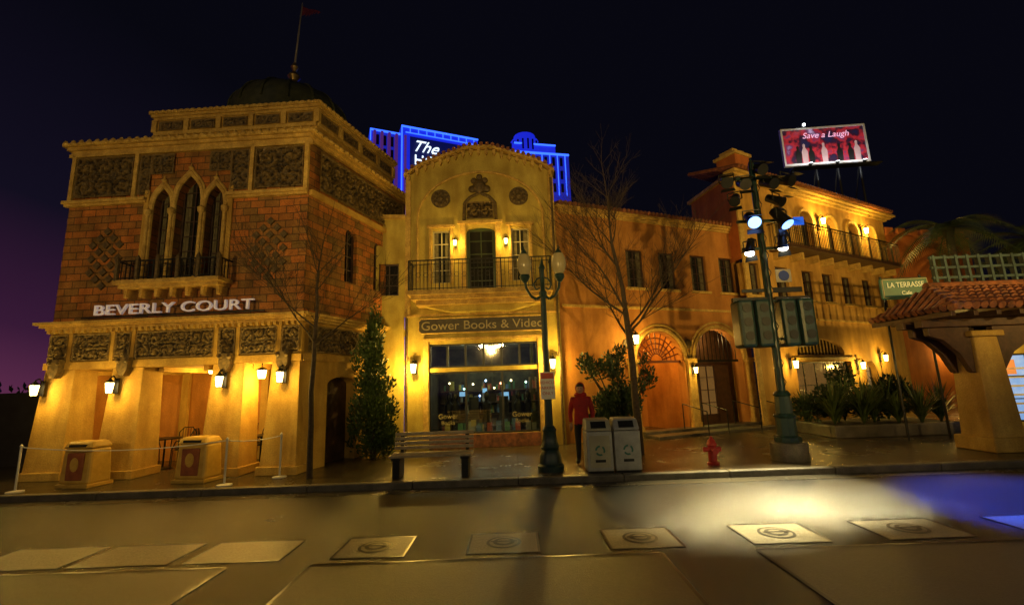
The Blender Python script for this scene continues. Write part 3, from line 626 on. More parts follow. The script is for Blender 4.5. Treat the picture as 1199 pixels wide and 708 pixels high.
# ------------------------------------------------------------------ far hotel tower with blue light
HT=root('hotel_tower'); H=F(HT,(-18.6,58),(-1.3,65.5))
bl=M('tower_blue_wall',(.12,.12,.3),(.05,.05,.2),scale=.4,rough=.8,bump=.1,emit=(.012,.03,1),es=.6)  # blue light on the tower walls is put in as emission
bl2=M('tower_blue_dim',(.1,.1,.3),(.05,.05,.2),scale=.4,rough=.8,bump=.1,emit=(.012,.03,.8),es=.4)  # dimmer copy, blue light again put in as emission
neon=M('neon_blue',(.2,.4,1),emit=(.03,.12,1),es=2.2,bump=0)
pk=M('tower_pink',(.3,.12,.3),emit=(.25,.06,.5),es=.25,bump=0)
H.g('tower_slab',bl).box(4,15.5,0,8,0,38.6).done(); H.g('tower_left',bl2).box(-.2,4,.8,8,0,37.7).done()
g=H.g('tower_pilasters',pk)
for x in (.2,1.2,2.2,3.2,4.4,14.8): g.box(x,x+.35,-.1,1,26,37.2)
g.done()
g=H.g('tower_neon',neon); g.box(4,15.5,-.25,-.05,38.4,38.6); g.box(-.2,4,.5,.75,37.5,37.7); g.box(4,4.15,-.25,-.05,28,38.4); g.box(-.2,-.05,.55,.75,28,37.5); g.box(4.6,15,-.2,-.05,37.6,37.7)
for i in range(9): g.box(5.2+i*1.2,5.3+i*1.2,-.2,-.05,37.7,38.4)
g.done()
g=H.g('tower_left_windows',black)
for i in range(3):
    for j in range(5): g.box(.65+i*1.0,1.05+i*1.0,.7,.78,27.5+j*2,29+j*2)
g.done()
H.g('sign_backing',M('sign_navy',(.01,.01,.03),bump=0,emit=(.01,.02,.3),es=.2)).box(5.2,14.5,-.3,-.2,30.6,37.0).done()
nw=M('neon_white',(.8,.9,1),emit=(.7,.85,1),es=1.6,bump=0)
text('hotel_sign_script','The',2.4,nw,HT,H.w(7.2,-.5,35.5),(R_(90),0,H.rz),.05,shear=.5)
text('hotel_sign_lettering','HOLLYWOOD',2.1,nw,HT,H.w(5.7,-.5,33.4),(R_(90),0,H.rz),.08,align='LEFT',sx=1.0)
T2=F(HT,(.2,60),(9.7,62))
T2.g('tower_wing',bl2).box(0,9,0,8,0,34.4).done(); T2.g('tower_drum',bl).lathe([(2.1,34),(2.1,37.0),(1.7,37.3),(1.6,37.9),(.8,38.2),(.3,38.5)],3.0,2.2,16).done(True)
T2.g('tower_upper',bl).box(1,7.2,.5,7,34.4,36.0).done()
g=T2.g('tower_neon',neon); g.box(0,9,-.2,-.02,34.15,34.4); g.box(1,7.2,.3,.45,35.8,36.0)
for i in range(8): g.box(.3+i*1.15,.38+i*1.15,-.2,-.02,28,34.15)
g.done()
g=T2.g('tower_windows',black)
for i in range(7):
    for j in range(3): g.box(.7+i*1.15,1.1+i*1.15,-.06,-.01,28.5+j*2,29.8+j*2)
for k in range(-4,5):
    a=-math.pi/2+k*.35; x,y=3+2.13*math.cos(a),2.2+2.13*math.sin(a); g.box(x-.12,x+.12,y-.03,y+.03,35.0,36.6)
g.done()
# ------------------------------------------------------------------ trees
def bare_tree(name,x,y,h,spread,r0,seed,fork,dep0=4,lim=6):
    rnd=random.Random(seed); g=G(name,bark,None,(x,y,0))
    def br(p,d,r,l,dep):
        n=3; 
        for i in range(n):
            d=(d+Vector((rnd.uniform(-.18,.18),rnd.uniform(-.18,.18),rnd.uniform(-.02,.1)))).normalized()
            q=p+d*(l/n); r2=r*.86; g.tube(p,q,r,r2,6 if r>.02 else 3); 
            if dep>0 and (i>0 or dep<dep0):
                for _ in range(2 if dep>1 or i==2 else 1):
                    a=rnd.uniform(0,6.28); s_=rnd.uniform(.5,1.1)*spread
                    dd=(d+Vector((math.cos(a)*s_,math.sin(a)*s_,rnd.uniform(-.05,.3)))).normalized()
                    br(q,dd,max(.003,r2*.5),l*rnd.uniform(.5,.7),dep-1)
            p,r=q,r2
        if dep>0: br(p,d,r*.8,l*.7,dep-1)
    p=Vector((0,0,GZ)); d=Vector((0,0,1)); r=r0
    while p.z<fork:
        q=p+(d+Vector((rnd.uniform(-.06,.06),rnd.uniform(-.05,.05),0))).normalized()*.35; g.tube(p,q,r,r*.965,10); r*=.965; p=q
    br(p,d,r*.9,(h-fork)*.38,dep0)
    for k in range(lim):
        a=k*6.28/lim+rnd.uniform(0,.6); br(p-Vector((0,0,rnd.uniform(0,.8))),Vector((math.cos(a)*spread,math.sin(a)*spread,.7)).normalized(),r*.45,(h-fork)*.36,3)
    return g.done(True)
bare_tree('bare_tree',-4.3,9.85,6.3,.85,.065,3,3.0,3,4)
bare_tree('bare_tree',2.95,11.4,7.9,.9,.1,12,3.4,4,5)
def leaves(name,mat,loc,cl,n,size,up=.6,seed=1,trunk=None):
    rnd=random.Random(seed); g=G(name,mat,None,loc)
    tot=sum(c[3]*c[4]*c[5] for c in cl)
    for (cx,cy,cz,rx,ry,rz) in cl:
        m=int(n*rx*ry*rz/tot)
        for _ in range(m):
            v=Vector((rnd.gauss(0,1),rnd.gauss(0,1),rnd.gauss(0,1))).normalized()*(rnd.random()**.45)
            p=Vector((cx+v.x*rx,cy+v.y*ry,cz+v.z*rz)); d=(v+Vector((0,0,up))+Vector((rnd.uniform(-.5,.5),rnd.uniform(-.5,.5),rnd.uniform(-.4,.5)))).normalized()
            s_=size*rnd.uniform(.6,1.5); w=d.orthogonal().normalized(); w.rotate(Matrix.Rotation(rnd.uniform(0,6.28),3,d)); w*=s_*.28
            g.poly([p-w*.4,p+d*s_*.5-w,p+d*s_*1.1,p+d*s_*.5+w])
    o=g.done(); 
    if trunk: t=G('trunk',bark,o); [t.tube(a,b,r1,r2) for a,b,r1,r2 in trunk]; t.done(True)
    return o
rn=random.Random(5)
cl=[(rn.uniform(-.3,.3)*(1-z/4.2),rn.uniform(-.3,.3)*(1-z/4.2),z,.46*(1-z/4.9)+.06,.42*(1-z/4.6)+.06,.36) for z in [.35+.2*i for i in range(18)]]
cl+=[(rn.uniform(-.7,.7)*(1-z/4.8),-.1+rn.uniform(-.3,.3),z,.17,.17,.3) for z in [rn.uniform(.4,3.6) for _ in range(26)]]
leaves('cypress_tree',leaf,(-3.72,12.2,0),cl,11000,.08,1.0,2,[((0,0,.1),(0,0,3.2),.08,.02)])
cl=[];tr=[]
for k in range(13):
    a=rn.uniform(0,6.28); rr=rn.uniform(.2,.85); z=rn.uniform(.7,2.6); cl.append((rr*math.cos(a),rr*math.sin(a)*.6,z,.22,.2,.3)); tr.append(((0,0,.3+z*.2),(rr*math.cos(a),rr*math.sin(a)*.6,z),.04,.012))
cl+=[(-.7,0,2.2,.14,.14,.4),(.75,0,2.3,.12,.12,.3),(.1,0,2.5,.2,.2,.35),(0,0,1.2,.6,.4,.5),(-.3,0,.7,.6,.4,.45)]
leaves('juniper_tree',leafd,(2.75,12.4,0),cl,8500,.08,.8,3,tr+[((0,0,.1),(0,0,1.4),.07,.05),((0,0,.9),(-.7,0,2.1),.03,.012)])
def spiky(name,x,y,z0,h,n,seed):
    rnd=random.Random(seed); g=G(name,blade,None,(x,y,z0))
    for _ in range(n):
        a=rnd.uniform(0,6.28); lean=rnd.uniform(.1,1.3); L_=h*rnd.uniform(.6,1.1); w=.028*rnd.uniform(.7,1.3); pr_=None
        for k in range(6):
            t=k/5; rad=lean*L_*t**1.5*.7; z=L_*(t-.38*lean*t**2.2); ww=w*(1-t)**.6*(1 if t>.1 else .7)
            c=Vector((rad*math.cos(a),rad*math.sin(a),z)); sd=Vector((-math.sin(a),math.cos(a),0))*ww
            if pr_: g.poly([pr_[0],pr_[1],c+sd,c-sd])
            pr_=(c-sd,c+sd)
    return g.done()
for i,(x,y,h) in enumerate([(9.2,13.6,1.3),(9.9,13.4,1.5),(10.5,13.8,1.2),(11.2,13.0,1.35),(12.0,13.3,1.3),(10.2,14.6,1.6),(9.0,14.6,1.2),(11.4,14.4,1.8),(10.8,13.3,1.0),(9.6,14.0,1.5)]): spiky('flax_plant',x,y,.4,h,110,i)
leaves('shrub',leafd,(10.3,14.4,.3),[(-1.3,0,.5,.5,.4,.4),(-.4,.2,.7,.6,.4,.5),(.6,0,.6,.6,.4,.5),(1.5,.1,.8,.5,.4,.6),(.1,.4,1.3,.4,.3,.5)],5000,.1,.5,21)
pw=G('planter_wall',kerb); pw.box(8.6,12.6,12.75,12.95,GZ,.45); pw.box(8.6,8.8,12.95,15.2,GZ,.449); pw.done(bev=.03)
G('planter_soil',M('soil',(.04,.03,.02),rough=.9,bump=.6)).poly([(8.8,12.95,.38),(12.6,12.95,.38),(12.6,15.2,.38),(8.8,15.2,.38)]).done()
def palm(x,y,h,seed,fr=16,L_=2.2):
    rnd=random.Random(seed); o=root('palm_tree',(x,y,0)); G('trunk',bark,o).lathe([(.2,0),(.15,h*.5),(.13,h*.95),(.22,h)],0,0,10).done(True)
    g=G('fronds',leafd,o)
    for i in range(fr):
        a=i*6.28/fr+rnd.uniform(-.2,.2); up=rnd.uniform(-.2,1.1); pv=None
        for k in range(13):
            t=k/12; c=Vector((math.cos(a)*L_*t*math.cos(up*.6),math.sin(a)*L_*t*math.cos(up*.6),h+L_*(math.sin(up)*t-.75*t*t)))
            if pv is not None:
                g.tube(pv,c,.02*(1-t)+.004,n=4)
                sd=Vector((-math.sin(a),math.cos(a),0)); fw=(c-pv).normalized(); ll=.5*math.sin(math.pi*(.1+.85*t))+.06
                for q in (-1,1):
                    for m in (0,.33,.66):
                        b0=pv.lerp(c,m); tip=b0+sd*q*ll+fw*.28+Vector((0,0,-.22*ll)); g.poly([b0,b0+fw*.05,tip])
            pv=c
    g.done()
palm(17.5,17.5,7.4,1,20); palm(20.3,17,6.6,2,20)
leaves('hedge_foliage',leafd,(19,17.5,0),[(x,rn.uniform(-.5,.5),rn.uniform(1,3.4),1.1,.8,1.0) for x in (-1.5,-.5,.5,1.7,3,4.4,5.5)],9000,.16,.5,9)
# ------------------------------------------------------------------ right pavilion (tiled canopy)
PV=root('tiled_pavilion',(0,0,0)); 
g=G('pavilion_column',stucco,PV); g.box(10.0,10.72,9.95,10.7,GZ,2.55,(.10,.08)); g.box(9.92,10.8,9.87,10.78,GZ,.42); g.box(10.0,10.72,9.95,10.7,2.55,2.68); g.done(bev=.03)
g=G('pavilion_bracket',wood,PV)
for yy in (10.1,10.5):
    pts=[(10.1,1.75),(10.0,1.8),(9.8,2.2),(9.5,2.5),(9.2,2.6),(9.2,2.78),(10.1,2.78)]; g.prism(pts,yy,yy+.14)
    g.prism([(10.62,1.75),(10.72,1.8),(11.0,2.2),(11.5,2.5),(12.0,2.62),(12.0,2.78),(10.62,2.78)],yy+.002,yy+.142)
g.box(9.0,16,10.0,10.2,2.785,2.95); g.box(9.0,16,10.5,10.7,2.787,2.952)
for i in range(15): g.box(9.15+i*.48,9.25+i*.48,9.45,11.6,2.955,3.06)
g.done(bev=.01)
G('canopy_deck',wood,PV).poly([(9.2,9.4,3.08),(16,9.4,3.08),(16,10.5,3.68),(9.7,10.5,3.68)]).poly([(9.2,9.4,3.08),(9.7,10.5,3.68),(9.2,11.6,3.08)]).poly([(9.2,11.6,3.08),(9.7,10.5,3.68),(16,10.5,3.68),(16,11.6,3.08)]).done()
g=G('canopy_tiles',tile,PV)
for i in range(39):
    x=9.25+i*.18; x2=max(x,9.75)
    for k in range(6):
        t0=k/6; t1=(k+1)/6+.03; jx=random.uniform(-.012,.012); f0=lambda t:(x+jx+(x2-x)*t,9.35+1.15*t,3.12+.6*t); a=f0(t0);b_=f0(min(1,t1)); g.tube((a[0],a[1],a[2]+.03+random.uniform(-.01,.015)),b_,.085,.07,7)
g.path([(9.7,10.5,3.78),(16,10.5,3.78)],.1,8)
for k in range(13): 
    yy=9.4+k*.18; t=max(0,1-abs(yy-10.5)/1.1); g.tube((9.12,yy,3.13),(9.2+.5*t,yy,3.13+.6*t),.08,.07,7)
g.done(True)
tm=M('trellis_paint',(.1,.16,.16),(.05,.08,.08),rough=.5,bump=.1)
g=G('roof_trellis',tm,PV)
for z in (4.45,4.75,5.05): g.box(12.3,18,13.0,13.08,z,z+.07)
for i in range(18): g.box(12.35+i*.33,12.42+i*.33,12.98,13.1,3.7,5.15)
g.done()
KB=root('lit_kiosk'); kf=F(KB,(11.95,11.9),(16,11.3)); wall(kf,'kiosk_wall',0,4.1,GZ,3.0,[(.45,1.2,.5,2.2),(1.6,2.8,.9,2.2)],cream,.15)
lb=M('display_blue',(.3,.4,.5),(.1,.2,.4),scale=3,emit=(.25,.5,1),es=.6,bump=0); window(kf,.45,1.2,.5,2.2,1,3,lb,.1,darkm); window(kf,1.6,2.8,.9,2.2,2,2,winw,.1,white)
g=kf.g('display_notice',white)
for k in range(6): g.box(.55,1.1,.1,.105,.7+k*.22,.75+k*.22)
g.done(); kf.g('display_photo',M('poster_orange',(.6,.2,.05),emit=(1,.4,.1),es=.4,bump=0)).box(.6,.9,.1,.106,1.68,2.05).done()
lantern(kf,.15,2.3,22,1.1)
TS=root('cafe_sign'); tf=F(TS,(9.95,12.1),(11.15,12.0)); sg=M('sign_green',(.04,.12,.06),(.03,.08,.04),rough=.4,bump=.05,emit=(.1,.35,.12),es=.06)
tf.g('sign_board',sg).box(0,1.2,-.05,.05,3.75,4.32).done(bev=.04)
tf.g('sign_rim',M('rim_cream',(.5,.45,.25))).path([(.04,-.055,3.79),(1.16,-.055,3.79),(1.16,-.055,4.28),(.04,-.055,4.28),(.04,-.055,3.79)],.012,5).done()
text('sign_lettering','LA TERRASSE',.2,M('sign_cream',(.7,.65,.35),emit=(.9,.8,.3),es=.3,bump=0),TS,tf.w(.6,-.07,4.12),(R_(90),0,tf.rz),.008,sx=.8)
text('sign_lettering_small','Cafe',.14,M('sign_cream',(.7,.65,.35)),TS,tf.w(.6,-.07,3.9),(R_(90),0,tf.rz),.008)
tf.g('sign_post',darkm).tube((.1,.08,GZ),(.1,.08,4.4),.03).tube((1.1,.08,GZ),(1.1,.08,4.4),.03).done()
# ------------------------------------------------------------------ twin lamp post
def lamp_post(x,y,em=None):
    o=root('street_lamp',(x,y,GZ)); g=G('post',greenm,o)
    g.lathe([(.27,0),(.27,.1),(.23,.14),(.22,.3),(.17,.4),(.2,.46),(.16,.55),(.13,.75),(.15,.8),(.1,.88)],0,0,20)
    g.lathe([(.085,.88),(.07,2.2),(.06,3.6),(.08,3.62),(.09,3.7),(.05,3.75),(.05,4.2),(.08,4.25),(.03,4.35),(.0,4.55)],0,0,16,.12)
    for q in (-1,1):
        g.path([(0,0,3.65),(q*.14,0,3.55),(q*.26,0,3.62),(q*.36,0,3.8),(q*.38,0,3.98)],.03,8)
        g.path([(0,0,4.05),(q*.12,0,4.0),(q*.2,0,3.88),(q*.14,0,3.76),(q*.06,0,3.8)],.018,6)
        g.lathe([(.04,3.92),(.1,4.0),(.12,4.06),(.1,4.1)],q*.38,0,12)
        g.lathe([(.1,4.55),(.06,4.62),(.02,4.68),(.005,4.78)],q*.38,0,12)
    g.done(True)
    gg=G('globe',em or globe,o)
    for q in (-1,1): gg.lathe([(.08,4.1),(.13,4.18),(.165,4.32),(.15,4.45),(.1,4.56)],q*.38,0,18)
    gg.done(True)
    return o
lp=lamp_post(.68,9.75)
G('parking_sign',white,lp).box(-.15,.15,-.13,-.11,1.42,1.98).done(bev=.01)
G('sign_border',red,lp).box(-.13,.13,-.134,-.131,1.84,1.96).done()
for i,t in enumerate(('VEHICLE','PARKING','ONLY')): text('sign_text',t,.085,red,lp,(0,-.14,1.76-.11*i),(R_(90),0,0),.003)
lit=M('globe_lit',(.9,.8,.5),emit=(1,.7,.3),es=6,bump=0)
for x,y,e,tg,an in ((-9.0,-2.2,1300,(-8.0,10.6,5.4),60),(-1.5,-3.5,2300,(-1.2,13.5,6.4),48),(6.5,-2.2,3000,(6.5,16.0,6.0),58),(14.5,-1.0,5200,(14.0,19.5,6.7),58)):
    o=lamp_post(x,y,lit); p=Vector((x,y+.45,4.1))
    g=G('floodlight',darkm,o,(0,0,-GZ)); g.tube((0,.1,4.05),(0,.33,4.1),.09,.13,12); g.tube((0,0,4.0),(0,.12,4.05),.03); g.done(True)  # unseen floodlight added to the post behind the camera to wash the facades
    light('flood_beam',p,e,(1,.62,.16),.12,o,'SPOT',tg,an,.8)
    for q in (-1,1): light('lamp_light',(x+q*.64,y,4.5),120,(1,.78,.4),.15,o)
# ------------------------------------------------------------------ signal / spotlight tower
ST=root('spotlight_signal_post',(5.72,10.0,GZ))
G('concrete_base',kerb,ST).lathe([(.36,0),(.36,.32),(.33,.36)],0,0,24).done(True)
g=G('post',greenm,ST); g.lathe([(.26,.36),(.26,.46),(.2,.5),(.19,.85),(.23,.9),(.17,.95),(.15,1.3),(.18,1.34),(.11,1.42)],0,0,20,.06)
g.lathe([(.085,1.42),(.075,3.5),(.065,6.65),(.02,6.75)],0,0,14)
g.box(-.75,.75,-.03,.03,6.25,6.31); g.box(-.5,.5,-.03,.03,5.2,5.26); g.box(-.45,.5,-.03,.03,4.55,4.61); g.box(-.5,.6,-.03,.03,3.35,3.4); g.box(-.5,.6,-.03,.03,2.5,2.55); g.done(True)
for x in (-.44,.5):
    g=G('signal_box',greenm,ST); g.box(x-.36,x-.02,-.22,.22,2.35,3.4); g.box(x+.02,x+.36,-.22,.22,2.35,3.4); g.done(bev=.07)
    g=G('signal_box_trim',darkm,ST); g.box(x-.38,x+.38,-.05,.05,3.36,3.46); 
    for q in (-.19,.19):
        for zz in (2.6,2.9,3.2): g.tube((x+q,-.22,zz),(x+q,-.235,zz),.1,n=14)
    g.done(True)
g=G('street_name_plate',offw,ST); g.box(.2,.55,-.04,-.02,3.78,4.08); g.done(bev=.02)
G('plate_graphic',M('sign_blue',(.03,.06,.25),rough=.4,bump=0),ST).prism([(.375+.12*math.cos(k*.5236),3.93+.12*math.sin(k*.5236)) for k in range(12)],-.05,-.042).done()
g=G('direction_plate',darkm,ST); g.box(.1,.75,-.04,-.02,3.55,3.67); g.box(-.6,-.1,-.04,-.02,3.57,3.65); g.done(bev=.01)
g=G('power_cable',black,ST)
for q in (-1,1): g.path([(q*.03,-.09,z_/10+ 0) if z_%4 else (q*.07,-.1,z_/10) for z_ in range(15,62)],.009,4)
g.done()
def fixture(par,base,p,tgt,r,L_,mat,lens,e,col,ang=50):
    p=Vector(p); w=p+base; d=(Vector(tgt)-w).normalized()
    g=G('spotlight_barrel',mat,par); g.tube(p-d*L_*.6,p-d*L_*.2,r*.75,r*.8,14); g.tube(p-d*L_*.2,p+d*L_*.4,r*.8,r,14)
    u=d.cross(Vector((0,0,1))).normalized(); g.tube(p-u*r*1.2,p+u*r*1.2,.012); g.path([p-u*r*1.2,p-u*r*1.2+Vector((0,0,r*1.5)),p+u*r*1.2+Vector((0,0,r*1.5)),p+u*r*1.2],.014,5); 
    for sgn in (-1,1):
        v=d.cross(u); a=p+d*L_*.4; g.poly([a+u*r-v*r*sgn*1,a-u*r-v*r*sgn,a-u*r*1.2-v*r*sgn*1.4+d*r,a+u*r*1.2-v*r*sgn*1.4+d*r])
    g.done(True)
    if lens:
        q=G('spotlight_lens',lens,par); q.tube(p+d*L_*.4,p+d*(L_*.4+.008),r*.9,n=18); q.done(True)
    if e: light('spot_beam',w+d*(L_*.4+.06),e,col,.05,par,'SPOT',tgt,ang,.8)
base=Vector((5.72,10.0,GZ))
lb1=M('lens_blue',(.5,.7,1),emit=(.15,.35,1),es=4,bump=0); lw1=M('lens_white',(1,.95,.8),emit=(1,.93,.75),es=10,bump=0)
fixture(ST,base,(-.25,-.2,5.2),(3.5,2.5,0),.15,.5,darkm,lb1,0,(.2,.4,1))
fixture(ST,base,(.42,-.2,5.2),(7.7,6.7,0),.15,.5,darkm,lb1,11000,(.02,.09,1),44)
fixture(ST,base,(-.38,-.2,4.55),(3.3,7.7,0),.11,.4,darkm,lw1,6500,(1,.80,.36),40)
fixture(ST,base,(.36,-.2,4.65),(4.7,8.0,0),.11,.4,darkm,lw1,6500,(1,.84,.44),40)
for x,z in ((-.68,6.15),(-.3,6.1),(.3,6.1),(.68,6.15),(.1,6.45)): fixture(ST,base,(x,-.12,z),(5.7+x*6,2,2),.13,.42,darkm,None,0,LC)
for x,z in ((-.5,5.75),(.45,5.7)): fixture(ST,base,(x,-.05,z),(5.7+x*9,4,1),.12,.4,darkm,None,0,LC)
g=G('blue_gel_frame',M('gel_blue',(.03,.1,.5),rough=.2,bump=0,emit=(.02,.15,1),es=.6),ST); g.box(.58,.8,-.35,-.33,5.0,5.18); g.done()
# ------------------------------------------------------------------ street furniture
for x,topc in ((1.62,M('bin_top_cream',(.45,.42,.28),rough=.4,bump=.1)),(2.17,grey)):
    o=root('litter_bin',(x,9.52,GZ)); 
    G('body',grey,o).box(-.255,.255,-.24,.24,.03,.78).done(bev=.02)
    G('plinth',darkm,o).box(-.24,.24,-.22,.22,0,.03).done()
    g=G('hood',topc,o); g.v+=[(-.26,-.25,.79),(.26,-.25,.79),(.26,.25,.79),(-.26,.25,.79),(-.24,-.12,1.0),(.24,-.12,1.0),(.24,.2,1.02),(-.24,.2,1.02)]
    g.f+=[(0,3,2,1),(4,5,6,7),(0,1,5,4),(1,2,6,5),(2,3,7,6),(3,0,4,7)]; g.done(bev=.03)
    fl=G('swing_flap',darkm,o); fl.poly([(-.15,-.226,.84),(.15,-.226,.84),(.15,-.155,.965),(-.15,-.155,.965)]); fl.done()
    G('panel',topc,o).box(-.2,.2,-.25,-.241,.1,.7).done(bev=.005)
    gg=G('emblem',M('emblem_green',(.05,.2,.15),rough=.4,bump=0),o)
    for k in range(3):
        a=math.pi/2+k*2.094; b_=a+1.5; 
        for t in range(4):
            t0=a+(b_-a)*t/4;t1=a+(b_-a)*(t+1)/4; gg.poly([(.1*math.cos(t0),-.259,.42+.1*math.sin(t0)),(.1*math.cos(t1),-.259,.42+.1*math.sin(t1)),(.065*math.cos(t1),-.259,.42+.065*math.sin(t1)),(.065*math.cos(t0),-.259,.42+.065*math.sin(t0))])
    gg.done(); G('label',darkm,o).box(-.1,.1,-.26,-.2565,.2,.25).done()
o=root('fire_hydrant',(4.0,9.75,GZ)); g=G('body',red,o)
g.lathe([(.12,0),(.12,.04),(.085,.06),(.08,.36),(.1,.38),(.1,.41),(.085,.43),(.07,.48),(.03,.52),(.025,.56)],0,0,18); g.tube((-.15,0,.3),(.15,0,.3),.045,n=12); g.tube((0,0,.28),(0,-.15,.28),.06,n=12); g.tube((-.17,0,.3),(-.14,0,.3),.055,n=6); g.tube((.14,0,.3),(.17,0,.3),.055,n=6); g.tube((0,-.14,.28),(0,-.17,.28),.07,n=6)
g.done(True)
o=root('park_bench',(-1.72,9.6,GZ)); ws=M('bench_wood',(.46,.38,.24),(.28,.22,.13),scale=9,rough=.5,bump=.4)
g=G('seat',ws,o)
for k in range(5): g.box(-.82,.82,-.28+k*.1,-.205+k*.1,.4,.445)
g.done(bev=.006); g=G('backrest',ws,o)
for k in range(4): g.box(-.82,.82,.2+k*.018,.235+k*.018,.5+k*.09,.565+k*.09)
g.done(bev=.006)
for i,x in enumerate((-.68,.68)):
    g=G('leg_%d'%(i+1),darkm,o); g.box(x-.07,x+.07,-.24,.2,0,.34); g.box(x-.09,x+.09,-.28,.24,.34,.4); g.prism([(x-.04,.4),(x+.04,.4),(x+.04,.82),(x-.04,.82)],.285,.32); g.done(bev=.02)
yb=M('mustard_paint',(.55,.36,.07),(.4,.25,.04),scale=4,rough=.45,bump=.15); rb=M('maroon_panel',(.3,.09,.03),(.18,.05,.02),scale=5,rough=.5,bump=.1)
for x,y in ((-8.95,9.85),(-6.68,9.95)):
    o=root('mustard_litter_bin',(x,y,GZ)); o.rotation_euler=(0,0,R_(-8))
    g=G('body',yb,o); g.box(-.36,.36,-.24,.24,.06,.76,(.03,.03)); g.done(bev=.05); G('base',yb,o).box(-.38,.38,-.27,.27,0,.07).done(bev=.01)
    G('lid',yb,o).box(-.35,.35,-.24,.24,.765,.9,(.06,.08)).done(bev=.04)
    G('panel',rb,o).box(-.2,.2,-.25,-.2,.14,.68).done(bev=.02)
    G('panel_label',yb,o).prism([(.1*math.cos(k*.5236),.45+.14*math.sin(k*.5236)) for k in range(12)],-.257,-.251).done()
    G('slot',black,o).box(-.2,.2,-.235,-.15,.79,.84).done()
o=root('rope_barrier'); g=G('post',white,o)
PS=[(-9.9,9.4),(-5.75,9.35),(-5.0,10.0)]
for x,y in PS: g.lathe([(.14,GZ),(.14,GZ+.02),(.02,GZ+.04),(.02,GZ+.85),(.03,GZ+.88),(.0,GZ+.92)],x,y,12)
g.done(True); g=G('rope',white,o)
for (a,b),sag in zip(zip(PS[:-1],PS[1:]),(.12,.05)):
    pts=[(a[0]+(b[0]-a[0])*t/16,a[1]+(b[1]-a[1])*t/16,GZ+.85-sag*4*(t/16)*(1-t/16)) for t in range(17)]; g.path(pts,.01,6)
g.done(True)
def cafe(x,y,rz,nm):
    o=root(nm,(x,y,GZ)); o.rotation_euler=(0,0,rz); g=G('frame',darkm,o)
    if nm=='cafe_table': g.lathe([(.22,0),(.2,.02),(.02,.04),(.02,.7)],0,0,12); g.lathe([(.35,.7),(.35,.73)],0,0,20)
    else:
        for a,b in ((-.19,-.19),(.19,-.19),(-.19,.19),(.19,.19)): g.tube((a,b,0),(a*.9,b*.9,.45),.012)
        g.lathe([(.21,.44),(.21,.46)],0,0,14); g.path([(-.19,.19,.45),(-.2,.22,.8),(-.1,.24,.92),(.1,.24,.92),(.2,.22,.8),(.19,.19,.45)],.013)
        for k in range(5): g.tube((-.12+k*.06,.19,.45),(-.12+k*.06,.24,.9),.007)
        g.path([(-.19,.19,.65),(-.22,-.1,.66),(-.19,-.19,.45)],.012); g.path([(.19,.19,.65),(.22,-.1,.66),(.19,-.19,.45)],.012)
    g.done(True)
for x,y in ((-8.75,11.7),(-7.2,12.1),(-6.3,11.6)):
    cafe(x,y,0,'cafe_table'); cafe(x-.5,y+.1,1.6,'cafe_chair'); cafe(x+.5,y,-1.4,'cafe_chair'); cafe(x+.1,y+.5,.2,'cafe_chair')
G('garden_wall',M('dark_fence',(.05,.045,.04),(.03,.025,.02),rough=.8,bump=.4)).box(-30,-11.4,13.0,13.3,GZ,2.1).done()
leaves('hedge_foliage',leafd,(-15,14.5,0),[(x,0,1.2,1.3,.8,1.1) for x in range(-6,4,1)],5000,.16,.5,14)
# ------------------------------------------------------------------ person
def skin(name,verts,edges,rad,par=None,loc=(0,0,0),matf=None,mats=(),rz=0,sub=2):
    me=bpy.data.meshes.new(name); me.from_pydata(verts,edges,[]); o=bpy.data.objects.new(name,me); sc.collection.objects.link(o)
    o.modifiers.new('skin','SKIN'); s_=o.modifiers.new('sub','SUBSURF'); s_.levels=sub; s_.render_levels=sub
    sv=me.skin_vertices[0].data
    for i,r in enumerate(rad): sv[i].radius=r if isinstance(r,tuple) else (r,r); sv[i].use_root=(i==0)
    dg=bpy.context.evaluated_depsgraph_get(); m2=bpy.data.meshes.new_from_object(o.evaluated_get(dg)); 
    for m in mats: m2.materials.append(m)
    for p in m2.polygons:
        p.use_smooth=True
        if matf: p.material_index=matf(p.center)
    bpy.data.objects.remove(o); o=bpy.data.objects.new(name,m2); sc.collection.objects.link(o); o.location=loc; o.rotation_euler=(0,0,rz)
    if par: o.parent=par
    return o
skinm=M('skin',(.45,.25,.16),(.4,.2,.13),rough=.5,bump=.05); jk=M('red_jacket',(.42,.015,.015),(.26,.01,.01),scale=6,rough=.75,bump=.4); tr_=M('dark_trousers',(.02,.02,.025),rough=.8); sh=M('black_shoe',(.015,.015,.015),rough=.35)
pr=root('person',(1.44,10.3,GZ)); pr.rotation_euler=(0,0,R_(-12))
V=[(0,0,.93),(0,0,1.08),(0,.0,1.3),(0,.01,1.43),(0,0,1.5), (.09,0,.86),(.105,-.02,.48),(.11,.02,.1),(.12,-.13,.045), (-.09,0,.86),(-.1,0,.48),(-.11,.03,.1),(-.13,-.12,.045), (.18,.01,1.37),(.245,.03,1.1),(.235,-.05,.88),(-.18,.01,1.37),(-.245,.03,1.1),(-.235,-.05,.88)]
Eg=[(0,1),(1,2),(2,3),(3,4),(0,5),(5,6),(6,7),(7,8),(0,9),(9,10),(10,11),(11,12),(2,13),(13,14),(14,15),(2,16),(16,17),(17,18)]
Rd=[(.15,.12),(.15,.12),(.16,.12),.075,.055,.1,.07,.05,.045,.1,.07,.05,.045,.075,.06,.042,.075,.06,.042]
skin('body',V,Eg,Rd,pr,matf=lambda c:(3 if c.z<.09 else 2 if c.z<.84 else 1 if c.z<1.5 else 0),mats=(skinm,jk,tr_,sh))
